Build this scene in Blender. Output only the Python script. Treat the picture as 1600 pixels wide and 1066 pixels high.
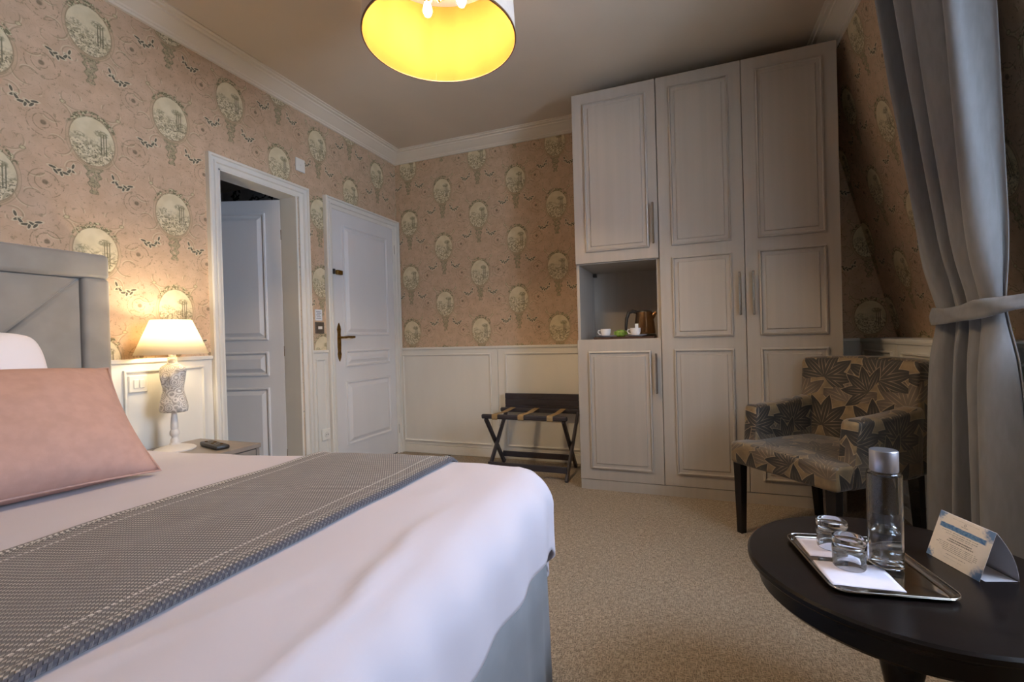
import bpy, bmesh, math, random
from mathutils import Matrix, Vector, noise
random.seed(7)
for o in list(bpy.data.objects): bpy.data.objects.remove(o)
scn = bpy.context.scene
COL = scn.collection
PI = math.pi
# ------------------------------------------------------------------ camera, world, exposure
cam_d = bpy.data.cameras.new('camera'); cam = bpy.data.objects.new('camera', cam_d); COL.objects.link(cam)
cam_d.sensor_width = 36.0; cam_d.sensor_fit = 'HORIZONTAL'; cam_d.lens = 16.4188; cam_d.clip_start = 0.05
cam.matrix_world = Matrix(((0.934098, 0.023629, 0.356234, 0), (0.355965, 0.014906, -0.93438, 0),
                           (-0.027389, 0.99961, 0.005512, 1.0145), (0, 0, 0, 1)))
scn.camera = cam
scn.view_settings.view_transform = 'Standard'; scn.view_settings.look = 'None'
scn.view_settings.gamma = 1.0; scn.view_settings.use_curve_mapping = False
scn.view_settings.exposure = 0.40
world = bpy.data.worlds.new('sky'); scn.world = world; world.use_nodes = True
wb = world.node_tree.nodes['Background']
wb.inputs[0].default_value = (0.62, 0.76, 1.0, 1); wb.inputs[1].default_value = 22.0
por_d = bpy.data.lights.new('window_right_offscreen', 'AREA'); por_d.shape = 'RECTANGLE'; por_d.size = 1.36; por_d.size_y = 1.0
por_d.cycles.is_portal = True
por = bpy.data.objects.new('window_right_offscreen', por_d); COL.objects.link(por)
por.location = (1.69, 1.20, 1.63); por.rotation_euler = (0, PI/2, 0)
CEIL_W, BED_W = 42.0, 3.8       # lamp powers

XL, YB, YW, YF = -2.512, 3.67, 3.069, -1.8
ZC, ZCE, RAIL = 2.6385, 2.72, 0.955
XK = 1.055
SL = 0.243
def xs(z): return 1.24 - SL*(z-0.95)

# ------------------------------------------------------------------ helpers
def lin(h):
    if isinstance(h, str):
        c = [int(h[i:i+2], 16)/255 for i in (0, 2, 4)]
    else: c = [v/255 for v in h]
    return tuple(((v+0.055)/1.055)**2.4 if v > 0.04045 else v/12.92 for v in c)+(1.0,)

class X:
    """tiny expression wrapper over math nodes"""
    def __init__(s, nt, k): s.nt = nt; s.k = k
    def _op(s, op, *a):
        n = s.nt.nodes.new('ShaderNodeMath'); n.operation = op
        for i, v in enumerate((s,)+a):
            v = v.k if isinstance(v, X) else v
            if isinstance(v, (int, float)): n.inputs[i].default_value = v
            else: s.nt.links.new(v, n.inputs[i])
        return X(s.nt, n.outputs[0])
    def __add__(s, o): return s._op('ADD', o)
    def __radd__(s, o): return s._op('ADD', o)
    def __sub__(s, o): return s._op('SUBTRACT', o)
    def __rsub__(s, o): return X(s.nt, o)._op('SUBTRACT', s)
    def __mul__(s, o): return s._op('MULTIPLY', o)
    def __rmul__(s, o): return s._op('MULTIPLY', o)
    def __truediv__(s, o): return s._op('DIVIDE', o)
    def __neg__(s): return s._op('MULTIPLY', -1.0)
    def abs(s): return s._op('ABSOLUTE')
    def floor(s): return s._op('FLOOR')
    def sin(s): return s._op('SINE')
    def cos(s): return s._op('COSINE')
    def sqrt(s): return s._op('SQRT')
    def pow(s, e): return s._op('POWER', e)
    def atan2(s, o): return s._op('ARCTAN2', o)
    def fmod(s, o): return s._op('FLOORED_MODULO', o)
    def wrap(s, p): return s - (s/p + 0.5).floor()*p
    def min(s, o): return s._op('MINIMUM', o)
    def max(s, o): return s._op('MAXIMUM', o)
    def step(s, a, b):                       # smooth 0->1 from a to b (a may exceed b)
        n = s.nt.nodes.new('ShaderNodeMapRange'); n.interpolation_type = 'SMOOTHSTEP'
        s.nt.links.new(s.k, n.inputs[0])
        if a < b: v = (a, b, 0, 1)
        else: v = (b, a, 1, 0)
        for i in range(4): n.inputs[i+1].default_value = v[i]
        return X(s.nt, n.outputs[0])

class Mat:
    def __init__(s, name, rough=0.6, metal=0.0, **kw):
        s.m = bpy.data.materials.new(name); s.m.use_nodes = True; s.nt = s.m.node_tree
        s.b = s.nt.nodes['Principled BSDF']; s.out = s.nt.nodes['Material Output']
        s.b.inputs['Roughness'].default_value = rough; s.b.inputs['Metallic'].default_value = metal
        for k, v in kw.items(): s.b.inputs[k.replace('_', ' ')].default_value = v
    def uv(s):
        n = s.nt.nodes.new('ShaderNodeUVMap'); p = s.nt.nodes.new('ShaderNodeSeparateXYZ')
        s.nt.links.new(n.outputs[0], p.inputs[0]); s.vec = n.outputs[0]
        return X(s.nt, p.outputs[0]), X(s.nt, p.outputs[1])
    def obj(s):
        n = s.nt.nodes.new('ShaderNodeTexCoord'); p = s.nt.nodes.new('ShaderNodeSeparateXYZ')
        s.nt.links.new(n.outputs['Object'], p.inputs[0]); s.vec = n.outputs['Object']
        return [X(s.nt, p.outputs[i]) for i in range(3)]
    def noise(s, scale, detail=2, vec=None, stretch=None, rough=0.5):
        n = s.nt.nodes.new('ShaderNodeTexNoise'); n.inputs['Scale'].default_value = scale
        n.inputs['Detail'].default_value = detail; n.inputs['Roughness'].default_value = rough
        v = vec or s.vec
        if stretch:
            mp = s.nt.nodes.new('ShaderNodeMapping'); mp.inputs['Scale'].default_value = stretch
            s.nt.links.new(v, mp.inputs[0]); v = mp.outputs[0]
        s.nt.links.new(v, n.inputs['Vector'])
        return X(s.nt, n.outputs['Fac'] if 'Fac' in n.outputs else n.outputs[0])
    def xyz(s, x, y, z=0.0):
        n = s.nt.nodes.new('ShaderNodeCombineXYZ')
        for i, v in enumerate((x, y, z)):
            if isinstance(v, X): s.nt.links.new(v.k, n.inputs[i])
            else: n.inputs[i].default_value = v
        return n.outputs[0]
    def mix(s, fac, a, b):
        n = s.nt.nodes.new('ShaderNodeMix'); n.data_type = 'RGBA'
        for v, i in ((fac, 0), (a, 6), (b, 7)):
            if isinstance(v, X): v = v.k
            if isinstance(v, (tuple, float, int)): n.inputs[i].default_value = v
            else: s.nt.links.new(v, n.inputs[i])
        return n.outputs[2]
    def color(s, c):
        if isinstance(c, tuple): s.b.inputs['Base Color'].default_value = c
        else: s.nt.links.new(c, s.b.inputs['Base Color'])
    def bump(s, h, strength=0.3, dist=0.002):
        n = s.nt.nodes.new('ShaderNodeBump'); n.inputs['Strength'].default_value = strength
        n.inputs['Distance'].default_value = dist
        s.nt.links.new(h.k, n.inputs['Height']); s.nt.links.new(n.outputs[0], s.b.inputs['Normal'])

def plain(name, c, rough=0.5, metal=0.0, var=0.06, scale=9.0, stretch=None, bump=0.0, **kw):
    m = Mat(name, rough, metal, **kw); m.obj()
    n = m.noise(scale, 3, stretch=stretch)
    a = lin(c); d = tuple(v*(1-var) for v in a[:3])+(1,); e = tuple(min(1, v*(1+var)) for v in a[:3])+(1,)
    m.color(m.mix(n.step(0.3, 0.7), d, e))
    if bump: m.bump(m.noise(scale*12, 2, stretch=stretch), bump, 0.001)
    return m.m

# ------------------------------------------------------------------ materials
def m_wallpaper():
    m = Mat('wallpaper', 0.75); u, v = m.uv(); P = 0.347
    col = (u/P + 0.5).floor(); lu = u - col*P; par = col.fmod(2.0)
    vv = v - par*0.25; row = (vv/0.5 + 0.5).floor(); lv = vv - row*0.5
    al = lu.abs()
    n1 = m.noise(55, 3); n2 = m.noise(120, 2); n3 = m.noise(16, 3)
    base = m.mix(n3.step(0.3, 0.72), lin('c4a88b'), lin('d1b599'))
    # linen threads
    lines = (v*1500.0).sin()*0.5 + (u*1500.0).sin()*0.5
    base = m.mix(lines.step(-0.9, 0.9)*0.12, base, lin('a88468'))
    olive, dark, cream = lin('8d8062'), lin('4b4638'), lin('d9ceae')
    # faint tendrils between the medallions
    w = m.noise(9, 2, rough=0.6)
    c = base
    tend = ((w*46.0).sin().abs()).step(0.16, 0.0)*n1.step(0.40, 0.52)*0.6
    c = m.mix(tend, c, olive)
    fl = n1.step(0.62, 0.66)*0.55
    c = m.mix(fl, c, olive)
    # rosettes midway between columns
    qa = al - P/2; qb = (lv - 0.015).wrap(0.25)
    rr = (qa*qa + qb*qb).sqrt(); th = qb.atan2(lu)
    ring = (rr - 0.034 - th*0.004).abs().step(0.0026, 0.0008)*n2.step(0.36, 0.5) \
        + (rr - 0.055 + th*0.003).abs().step(0.0026, 0.0008)*n2.step(0.42, 0.55)
    c = m.mix(ring.min(1.0)*0.7, c, lin('7d7052'))
    c = m.mix(rr.step(0.013, 0.007)*(n2*0.5+0.5), c, lin('6d6149'))
    # broken scroll arcs around the medallions
    for (ax, ay, ar, sg, st) in ((0.135, 0.075, 0.046, 1, 0.8), (0.128, -0.055, 0.036, -1, 0.8), (0.070, -0.150, 0.030, 1, 0.7), (0.150, -0.110, 0.024, 1, 0.6), (0.070, 0.165, 0.040, -1, 0.7)):
        sx = al - ax; sy = lv - ay; sr = (sx*sx + sy*sy).sqrt(); sth = sy.atan2(sx)
        arc = (sr - ar - sth*0.004*sg).abs().step(0.0032, 0.001)*((sth*1.5*sg + ay*40.0).sin()).step(-0.5, 0.1)
        c = m.mix(arc*(n2*0.6+0.4)*st, c, olive)
        c = m.mix((sr - ar - 0.005 - sth*0.004*sg).abs().step(0.003, 0.001)*((sth*1.5*sg + ay*40.0).sin()).step(0.2, 0.6)*0.6, c, lin('d6c8a6'))
    # small buds
    qe = al - 0.105; qf = lv - 0.135
    r2 = (qe*qe + qf*qf*1.6).sqrt()
    c = m.mix(r2.step(0.011, 0.007)*n2.step(0.35, 0.5), c, lin('c9bd97'))
    c = m.mix((r2-0.0095).abs().step(0.0025, 0.001)*0.8, c, olive)
    # leaf sprigs
    for (ox, oy, ang, a, b) in ((-0.036, 0.026, -1.3, 0.012, 0.005), (-0.030, 0.006, 0.5, 0.014, 0.0055), (-0.020, -0.002, -1.0, 0.014, 0.0055),
                                (-0.006, -0.012, 0.15, 0.015, 0.0055), (0.006, -0.018, 1.3, 0.011, 0.005), (0.017, -0.006, -0.5, 0.014, 0.0055),
                                (0.026, -0.012, 0.9, 0.013, 0.005), (0.036, 0.004, 0.2, 0.014, 0.005)):
        px = al - 0.112 - ox; py = lv + 0.165 - oy
        ca, sa = math.cos(ang), math.sin(ang)
        ex = (px*ca + py*sa)/a; ey = (py*ca - px*sa)/b
        e = (ex*ex + ey*ey).sqrt()
        c = m.mix(e.step(1.7, 1.2)*0.7, c, cream)
        c = m.mix(e.step(1.05, 0.8)*0.9, c, dark)
    # pendant under each medallion
    t = (lv + 0.112)/-0.13
    on = t.step(0.0, 0.05)*t.step(1.0, 0.95)
    wd = 0.030 - t*0.020 + (t*22.0).sin()*0.005
    body = (al - wd*1.15).step(0.003, -0.003)*on
    c = m.mix(body*n1.step(0.36, 0.52)*0.85, c, lin('a39a78'))
    c = m.mix((al-wd).abs().step(0.0028, 0.0008)*on*0.8, c, olive)
    c = m.mix(body*n2.step(0.52, 0.6)*0.5, c, dark)
    fl2 = (lv + 0.121 - al*al*9.0).abs().step(0.003, 0.001)*al.step(0.072, 0.064)
    c = m.mix(fl2*0.85, c, olive)
    # medallion
    ea = lu/0.085; eb = lv/0.108; e = (ea*ea + eb*eb).sqrt()
    c = m.mix(e.step(1.20, 1.14)*0.35, c, lin('bba582'))
    inn = m.mix(n3.step(0.35, 0.65), lin('e0d3b2'), lin('d6c8a4'))
    sc = n1.step(0.46, 0.58)*lv.step(0.035, -0.02)*0.75
    inn = m.mix(sc, inn, lin('9f9272'))
    inn = m.mix(n2.step(0.54, 0.60)*lv.step(0.03, -0.03)*0.85, inn, lin('6f6750'))
    tx = (lu-0.042).abs().step(0.020, 0.012)*lv.step(0.052, 0.044)*lv.step(-0.055, -0.045)
    inn = m.mix(tx*((lu*620.0).sin()).step(-0.2, 0.5)*0.8, inn, lin('6c654c'))
    cr = ((lu-0.035)*(lu-0.035)*1.0 + (lv-0.045)*(lv-0.045)*3.0).sqrt()
    inn = m.mix(cr.step(0.034, 0.02)*n2.step(0.38, 0.5)*0.75, inn, lin('857c5c'))
    cl = ((lu+0.05)*(lu+0.05) + (lv-0.015)*(lv-0.015)*3.0).sqrt()
    inn = m.mix(cl.step(0.028, 0.016)*n2.step(0.42, 0.54)*0.6, inn, lin('857c5c'))
    c = m.mix(e.step(1.02, 0.99), c, inn)
    fr = (e-1.03).abs().step(0.035, 0.015) + (e-1.17).abs().step(0.022, 0.008)*0.7
    c = m.mix(fr.min(1.0)*0.55, c, lin('85795a'))
    wr = (e-1.12).abs().step(0.16, 0.09)*lv.step(0.04, 0.075)*n1.step(0.44, 0.54)
    c = m.mix(wr*0.9, c, lin('6f6a4c'))
    c = m.mix(wr*n2.step(0.52, 0.58), c, lin('d0c69f'))
    m.color(c); m.bump(lines, 0.05, 0.0005)
    return m.m

def m_carpet():
    m = Mat('carpet_weave', 0.95); x, y, z = m.obj()
    a = m.noise(48, 2, stretch=(1, 6, 1)); b = m.noise(48, 2, stretch=(6, 1, 1)); g = m.noise(220, 2); w = m.noise(1.4, 3)
    k = (a.max(b)).step(0.46, 0.66)
    c = m.mix(k, lin('756858'), lin('b9a893')); c = m.mix(g.step(0.38, 0.66)*0.4, c, lin('cdbfaa'))
    c = m.mix(w.step(0.35, 0.7)*0.18, c, lin('8f806d'))
    m.color(c); m.bump(k + g*0.8, 0.6, 0.004); return m.m

def m_throw():
    m = Mat('woven_throw', 0.9, Sheen_Weight=0.2); u, v = m.uv()
    # u across the strip (0..0.54 m), v along it
    row = (u/0.0062).floor(); ph = row.fmod(2.0)*0.5
    dash = ((v/0.010 + ph + (u/0.0062)*0.35)*2*PI).sin(); ridge = ((u/0.0062)*PI).sin().abs()
    n = m.noise(35, 3); n2 = m.noise(6, 3, stretch=(3, 0.5, 1))
    k = dash.step(-0.15, 0.6)*ridge.step(0.25, 0.7)
    k = k*(n*0.6+0.6)
    c = m.mix(k.min(1.0), lin('5c5550'), lin('b8ada1'))
    c = m.mix(n2.step(0.35, 0.7)*0.35, c, lin('6f6862'))
    for p in (0.028, 0.070, 0.47, 0.512):
        st = (u-p).abs().step(0.0045, 0.002)
        c = m.mix(st*((v/0.009*2*PI).sin()).step(-0.6, 0.2)*0.85, c, lin('cfc8c0'))
    ed = u.step(0.530, 0.533).max(u.step(0.011, 0.008))
    c = m.mix(ed*0.8, c, lin('45444f'))
    m.color(c); m.bump(k, 0.8, 0.003); return m.m

def m_floral():
    m = Mat('floral_velvet', 0.55, Sheen_Weight=0.35, Sheen_Roughness=0.4); u, v = m.uv()
    nz = m.noise(25, 2)
    base = m.mix(nz.step(0.3, 0.7), lin('6e5d46'), lin('836f50'))
    c = base
    wob = (m.noise(7, 2)-0.5)*0.02
    for (PX, PY, ox, oy, R, n, spread, rot, tone) in ((0.26, 0.25, 0.00, 0.00, 0.172, 5, 0.62, 0.2, 'grey'), (0.26, 0.25, 0.13, 0.115, 0.168, 7, 0.60, -0.5, 'dark'),
                                        (0.37, 0.29, 0.09, 0.21, 0.135, 5, 0.64, 0.9, 'dark')):
        cx = ((u-ox)/PX + 0.5).floor(); cyy = ((v-oy)/PY + 0.5).floor()
        j = (cx*12.9 + cyy*78.2).sin()*43.7; j = j - j.floor()
        qx = u - ox - cx*PX; qy = v - oy - cyy*PY + R*0.45
        r = (qx*qx + qy*qy).sqrt() + wob; th = qx.atan2(qy) + (j-0.5)*0.7 + rot
        k = (th/spread + 0.5).floor(); da = th - k*spread
        ok = k.abs().step(n/2.0, n/2.0-0.3)
        q = (r/R).min(1.0).max(0.0)
        w = (q.pow(0.85)*PI).sin()*R*0.205
        dist = (da.sin()*r).abs() - w
        ins = dist.step(0.0015, -0.0015)*ok*q.step(1.0, 0.985)
        vein = ((da.sin()*r/w.max(0.001)*6.5).sin().abs()).step(0.42, 0.12)*q.step(0.85, 0.3)*q.step(0.05, 0.12)
        a, b = (lin('3d362f'), lin('65594c')) if tone == 'grey' else (lin('191719'), lin('3a342e'))
        pc = m.mix(q.step(0.2, 1.0), b, a)
        pc = m.mix(nz.step(0.4, 0.7)*0.35, pc, b)
        pc = m.mix(vein*0.7, pc, lin('9c8970'))
        c = m.mix(ins, c, pc)
        c = m.mix(dist.abs().step(0.0028, 0.0008)*ok*q.step(1.0, 0.97)*q.step(0.1, 0.2)*0.5, c, lin('b09c7c'))
    m.color(c); m.bump(m.noise(400, 1), 0.15, 0.001); return m.m

def m_marble():
    m = Mat('marble', 0.25); m.obj()
    a = m.noise(1.6, 5, rough=0.65); b = m.noise(5, 4)
    c = m.mix(b.step(0.3, 0.75), lin('d3d4d6'), lin('b3b5b9'))
    c = m.mix((a-0.5).abs().step(0.022, 0.002), c, lin('2e2e33')); m.color(c); return m.m

def m_bust():
    m = Mat('paisley_print', 0.5); x, y, z = m.obj()
    vo = m.nt.nodes.new('ShaderNodeTexVoronoi'); vo.inputs['Scale'].default_value = 30; m.nt.links.new(m.vec, vo.inputs['Vector'])
    d = X(m.nt, vo.outputs['Distance'])
    k = ((d*26.0).sin()).step(0.1, 0.5)
    vo2 = m.nt.nodes.new('ShaderNodeTexVoronoi'); vo2.inputs['Scale'].default_value = 70; m.nt.links.new(m.vec, vo2.inputs['Vector'])
    k2 = X(m.nt, vo2.outputs['Distance']).step(0.55, 0.30)
    c = m.mix(k*0.9, lin('b0a99e'), lin('efe9df')); c = m.mix(k2*0.35, c, lin('f2ece2')); m.color(c); return m.m

def m_card():
    m = Mat('printed_card', 0.6); u, v = m.uv()      # u 0..1, v 0..1 (top = 1)
    n = m.noise(9, 3); n2 = m.noise(80, 1, stretch=(1.2, 0.05, 1)); n3 = m.noise(22, 3)
    blue = lin('3f77b4')
    c = m.mix(n.step(0.3, 0.7)*0.25, lin('eee9e4'), lin('dcd6d6'))
    for (cx, cy, R) in ((0.0, 1.0, 0.22), (1.0, 1.0, 0.30), (0.0, 0.0, 0.20), (1.0, 0.0, 0.30)):
        r = ((u-cx)*(u-cx)*1.7 + (v-cy)*(v-cy)).sqrt() + (n3-0.5)*0.25
        c = m.mix(r.step(R, R*0.4)*0.9, c, blue)
    st = (v - 0.735 - (n-0.5)*0.03).abs().step(0.055, 0.045)*u.step(0.05, 0.09)*u.step(0.93, 0.88)
    c = m.mix(st, c, m.mix(n3.step(0.3, 0.7), lin('3a6fb0'), lin('6f9ac6')))
    bl = n2.step(0.42, 0.46)
    for (y, a, b, h, k) in ((0.645, 0.14, 0.80, 0.008, 0.75), (0.60, 0.22, 0.80, 0.008, 0.75), (0.565, 0.34, 0.72, 0.006, 0.7), (0.51, 0.30, 0.72, 0.013, 0.95),
                            (0.465, 0.28, 0.76, 0.013, 0.95), (0.40, 0.14, 0.82, 0.007, 0.75), (0.365, 0.10, 0.86, 0.007, 0.75),
                            (0.33, 0.16, 0.86, 0.007, 0.75), (0.295, 0.22, 0.86, 0.007, 0.75), (0.26, 0.25, 0.80, 0.007, 0.75),
                            (0.19, 0.34, 0.70, 0.007, 0.75), (0.12, 0.30, 0.68, 0.005, 0.45), (0.93, 0.26, 0.74, 0.004, 0.45), (0.835, 0.43, 0.57, 0.008, 0.7)):
        k_ = (v-y).abs().step(h, h*0.6)*u.step(a-0.005, a+0.005)*u.step(b+0.005, b-0.005)*bl*k
        c = m.mix(k_, c, lin('45454d'))
    rr = ((u-0.5)*(u-0.5)*1.8 + (v-0.885)*(v-0.885)).sqrt()
    c = m.mix((rr-0.022).abs().step(0.006, 0.003), c, lin('45454d'))
    m.color(c); return m.m

def m_shade():
    m = bpy.data.materials.new('glowing_lamp_shade'); m.use_nodes = True; nt = m.node_tree
    b = nt.nodes['Principled BSDF']; b.inputs['Base Color'].default_value = lin('f3e6cf'); b.inputs['Roughness'].default_value = 0.9
    t = nt.nodes.new('ShaderNodeBsdfTranslucent'); t.inputs[0].default_value = lin('fff6e4')
    nz = nt.nodes.new('ShaderNodeTexNoise'); nz.inputs['Scale'].default_value = 300
    mr = nt.nodes.new('ShaderNodeMapRange'); mr.inputs[3].default_value = 0.52; mr.inputs[4].default_value = 0.62
    mx = nt.nodes.new('ShaderNodeMixShader')
    nt.links.new(nz.outputs[0], mr.inputs[0]); nt.links.new(mr.outputs[0], mx.inputs[0])
    nt.links.new(b.outputs[0], mx.inputs[1]); nt.links.new(t.outputs[0], mx.inputs[2])
    nt.links.new(mx.outputs[0], nt.nodes['Material Output'].inputs[0]); return m
def m_glow(name, c, s):
    m = Mat(name, 0.4); m.color(lin(c)); m.b.inputs['Emission Color'].default_value = lin(c); m.b.inputs['Emission Strength'].default_value = s
    return m.m
def m_pane():
    m = bpy.data.materials.new('window_pane_glass'); m.use_nodes = True; nt = m.node_tree
    t = nt.nodes.new('ShaderNodeBsdfTransparent'); g = nt.nodes.new('ShaderNodeBsdfGlossy'); g.inputs['Roughness'].default_value = 0.02
    mx = nt.nodes.new('ShaderNodeMixShader'); mx.inputs[0].default_value = 0.06
    nt.links.new(t.outputs[0], mx.inputs[1]); nt.links.new(g.outputs[0], mx.inputs[2])
    nt.links.new(mx.outputs[0], nt.nodes['Material Output'].inputs[0]); return m
def m_bottle_mark():
    m = Mat('etched_mark', 0.4); m.color(lin('3a3a40')); return m.m

M = dict(
    paper=m_wallpaper(), carpet=m_carpet(), throw=m_throw(), floral=m_floral(), marble=m_marble(), bust=m_bust(), card=m_card(),
    shade=m_shade(), pane=m_pane(),
    ceiling=plain('ceiling_plaster', 'd2c4b2', 0.9, var=0.03, scale=2),
    white=plain('white_painted_wood', 'dddad2', 0.42, var=0.03, scale=5, stretch=(1, 1, .3)),
    cornice=plain('cornice_plaster', 'e2d8c8', 0.7, var=0.02, scale=3),
    doorw=plain('door_satin_white', 'dcdbdb', 0.35, var=0.02, scale=5, stretch=(1, 1, .2)),
    greige=plain('greige_brushed_wood', 'b1a9a0', 0.38, var=0.03, scale=30, stretch=(1, 1, .03), bump=0.02),
    greige_in=plain('niche_interior_wood', 'b1a9a0', 0.45, var=0.03, scale=30, stretch=(1, 1, .06)),
    steel=plain('brushed_steel', 'b9b4ac', 0.25, 1.0, var=0.05, scale=60),
    brass=plain('aged_brass', '8a6a35', 0.35, 1.0, var=0.25, scale=60),
    velvet=plain('grey_velvet', '908c86', 0.8, var=0.10, scale=7, bump=0.1, Sheen_Weight=0.5),
    duvet=plain('white_cotton', 'c9c2cb', 0.8, var=0.02, scale=3, bump=0.06, Sheen_Weight=0.15),
    pillow=plain('pillow_cotton', 'e3dfe6', 0.85, var=0.02, scale=5, bump=0.08),
    pink=plain('blush_cotton', 'b99589', 0.85, var=0.05, scale=30, bump=0.15),
    skirt=plain('blue_grey_skirt_fabric', '85868a', 0.85, var=0.06, scale=8, bump=0.1),
    mattress=plain('mattress_ticking', 'd5d2ce', 0.9, var=0.03),
    taupe=plain('taupe_lacquer', '8e8379', 0.35, var=0.06, scale=20, stretch=(.2, 1, 1)),
    taupe_d=plain('dark_taupe_drawer', '605a58', 0.45, var=0.06, scale=20),
    black=plain('black_plastic', '2a2521', 0.4, var=0.1, scale=30),
    blackwood=plain('black_stained_wood', '191413', 0.27, var=0.2, scale=30, stretch=(.15, 1, 1), Specular_IOR_Level=0.28),
    rackwood=plain('dark_grey_stained_wood', '38343a', 0.45, var=0.15, scale=40, stretch=(.15, 1, 1), bump=0.1),
    tan=plain('tan_webbing', 'a2865c', 0.85, var=0.1, scale=120, bump=0.3),
    curtain=plain('grey_curtain_cloth', '77787d', 0.8, var=0.06, scale=60, stretch=(1, 1, .2), bump=0.1, Sheen_Weight=0.3),
    lampwhite=plain('lamp_white_paint', 'e4dfd8', 0.4, var=0.03),
    gold=plain('gold_shade_lining', (106, 76, 36), 0.9, 0.0, Specular_IOR_Level=0.0, var=0.08, scale=6, stretch=(1, 1, .2)),
    shadecloth=plain('shade_cloth', 'd6c9bd', 0.9, var=0.03, scale=120),
    rim=plain('dark_gold_rim', '6b4a2a', 0.5, var=0.1),
    bulb=m_glow('lit_bulb', (255, 223, 178), CEIL_W/3/(PI*.0045)), bulb2=m_glow('lit_bedside_bulb', 'ffe0a0', 20.0),
    silver=plain('polished_silver', 'b5b1ab', 0.12, 1.0, var=0.05, scale=20),
    paper_n=plain('paper_napkin', 'dcd8e6', 0.8, var=0.03, scale=30, bump=0.1),
    cardback=plain('plain_card_stock', 'cfd0da', 0.7, var=0.03),
    alu=plain('satin_aluminium', 'b4b7c4', 0.32, 0.9, var=0.04, scale=60, stretch=(1, 1, .05)),
    bronze=plain('bronze_steel', '8a6a4c', 0.22, 0.9, var=0.06, scale=30),
    china=plain('white_china', 'e4e3e6', 0.2, var=0.02),
    traywood=plain('brown_tray_wood', '4a3328', 0.45, var=0.2, scale=40, stretch=(.2, 1, 1)),
    green=plain('green_wrapper', '6f8f3a', 0.35, var=0.35, scale=70),
    plastic=plain('white_plastic', 'e6e3da', 0.35, var=0.02),
    greyplate=plain('grey_key_switch', '6f665c', 0.35, 0.5, var=0.1, scale=60),
    notice=plain('notice_paper', 'd5dbe2', 0.6, var=0.04, scale=80),
    ink=plain('notice_ink', '6b7480', 0.7, var=0.04),
    tile=plain('bathroom_floor_tile', '8d8a86', 0.4, var=0.05),
    mark=m_bottle_mark(),
)
def m_glass(name, tint, rough=0.0, ior=1.45):
    m = Mat(name, rough); m.color(lin(tint)); m.b.inputs['Transmission Weight'].default_value = 1.0; m.b.inputs['IOR'].default_value = ior
    return m.m
M['glass'] = m_glass('clear_glass', 'f6f8fa'); M['water'] = m_glass('water', 'eef3f6', 0.0, 1.33)

# ------------------------------------------------------------------ object helpers
RM = {}
def rootm(o):
    while o.parent: o = o.parent
    return RM.get(o.name, Matrix.Identity(4))
def thing(name, label, cat, loc=(0, 0, 0), rotz=0, group=None):
    o = bpy.data.objects.new(name, None); COL.objects.link(o); o.empty_display_size = 0.05
    o.location = loc; o.rotation_euler = (0, 0, rotz); o['label'] = label; o['category'] = cat
    if group: o['group'] = group
    RM[o.name] = Matrix.Translation(loc) @ Matrix.Rotation(rotz, 4, 'Z'); return o
def tag(o, label, cat, group=None):
    o['label'] = label; o['category'] = cat
    if group: o['group'] = group
    return o
def obj(name, bm, mat, parent=None, world=True, smooth=None, label=None, uvf=None, solid=0):
    """link bm as one mesh object; with world=True its vertices are world coordinates, else local to the thing"""
    if uvf:
        ul = bm.loops.layers.uv.verify(); bm.normal_update()
        for f in bm.faces:
            for l in f.loops: l[ul].uv = uvf(l.vert.co, f.normal)
    if parent is not None and world: bm.transform(rootm(parent).inverted())
    bm.normal_update()
    me = bpy.data.meshes.new(name); bm.to_mesh(me); bm.free()
    me.materials.append(M[mat] if isinstance(mat, str) else mat)
    if smooth is not None:
        for p in me.polygons: p.use_smooth = True
        if smooth < 180:
            me.set_sharp_from_angle(angle=math.radians(smooth))
    o = bpy.data.objects.new(name, me); COL.objects.link(o)
    if parent is not None: o.parent = parent
    if label: o['label'] = label
    if solid:
        s = o.modifiers.new('thickness', 'SOLIDIFY'); s.thickness = solid; s.offset = -1
    return o
def struct(name, bm, mat, **kw):
    o = obj(name, bm, mat, **kw); o['kind'] = 'structure'; return o
def bmn(): return bmesh.new()
def box(bm, x0, x1, y0, y1, z0, z1, bev=0.0, seg=1, mat4=None):
    b = bmesh.new(); bmesh.ops.create_cube(b, size=1)
    bmesh.ops.scale(b, vec=(x1-x0, y1-y0, z1-z0), verts=b.verts)
    bmesh.ops.translate(b, vec=((x0+x1)/2, (y0+y1)/2, (z0+z1)/2), verts=b.verts)
    if bev: bmesh.ops.bevel(b, geom=list(b.edges), offset=bev, segments=seg, profile=0.5, affect='EDGES')
    if mat4: b.transform(mat4)
    me = bpy.data.meshes.new('tmp'); b.to_mesh(me); b.free(); bm.from_mesh(me); bpy.data.meshes.remove(me); return bm
def B(*a, **k): return box(bmn(), *a, **k)
def lathe(bm, prof, n=32, c=(0, 0, 0), sx=1, sy=1, caps=True, ang=0):
    rings = []
    for r, z in prof:
        rings.append([bm.verts.new((c[0]+sx*r*math.cos(2*PI*i/n+ang), c[1]+sy*r*math.sin(2*PI*i/n+ang), c[2]+z)) for i in range(n)])
    for a, b in zip(rings, rings[1:]):
        for i in range(n): bm.faces.new((a[i], a[(i+1) % n], b[(i+1) % n], b[i]))
    if caps:
        if prof[0][0] > 1e-4: bm.faces.new(rings[0][::-1])
        if prof[-1][0] > 1e-4: bm.faces.new(rings[-1])
    bmesh.ops.remove_doubles(bm, verts=bm.verts, dist=1e-6)
    return bm
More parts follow.
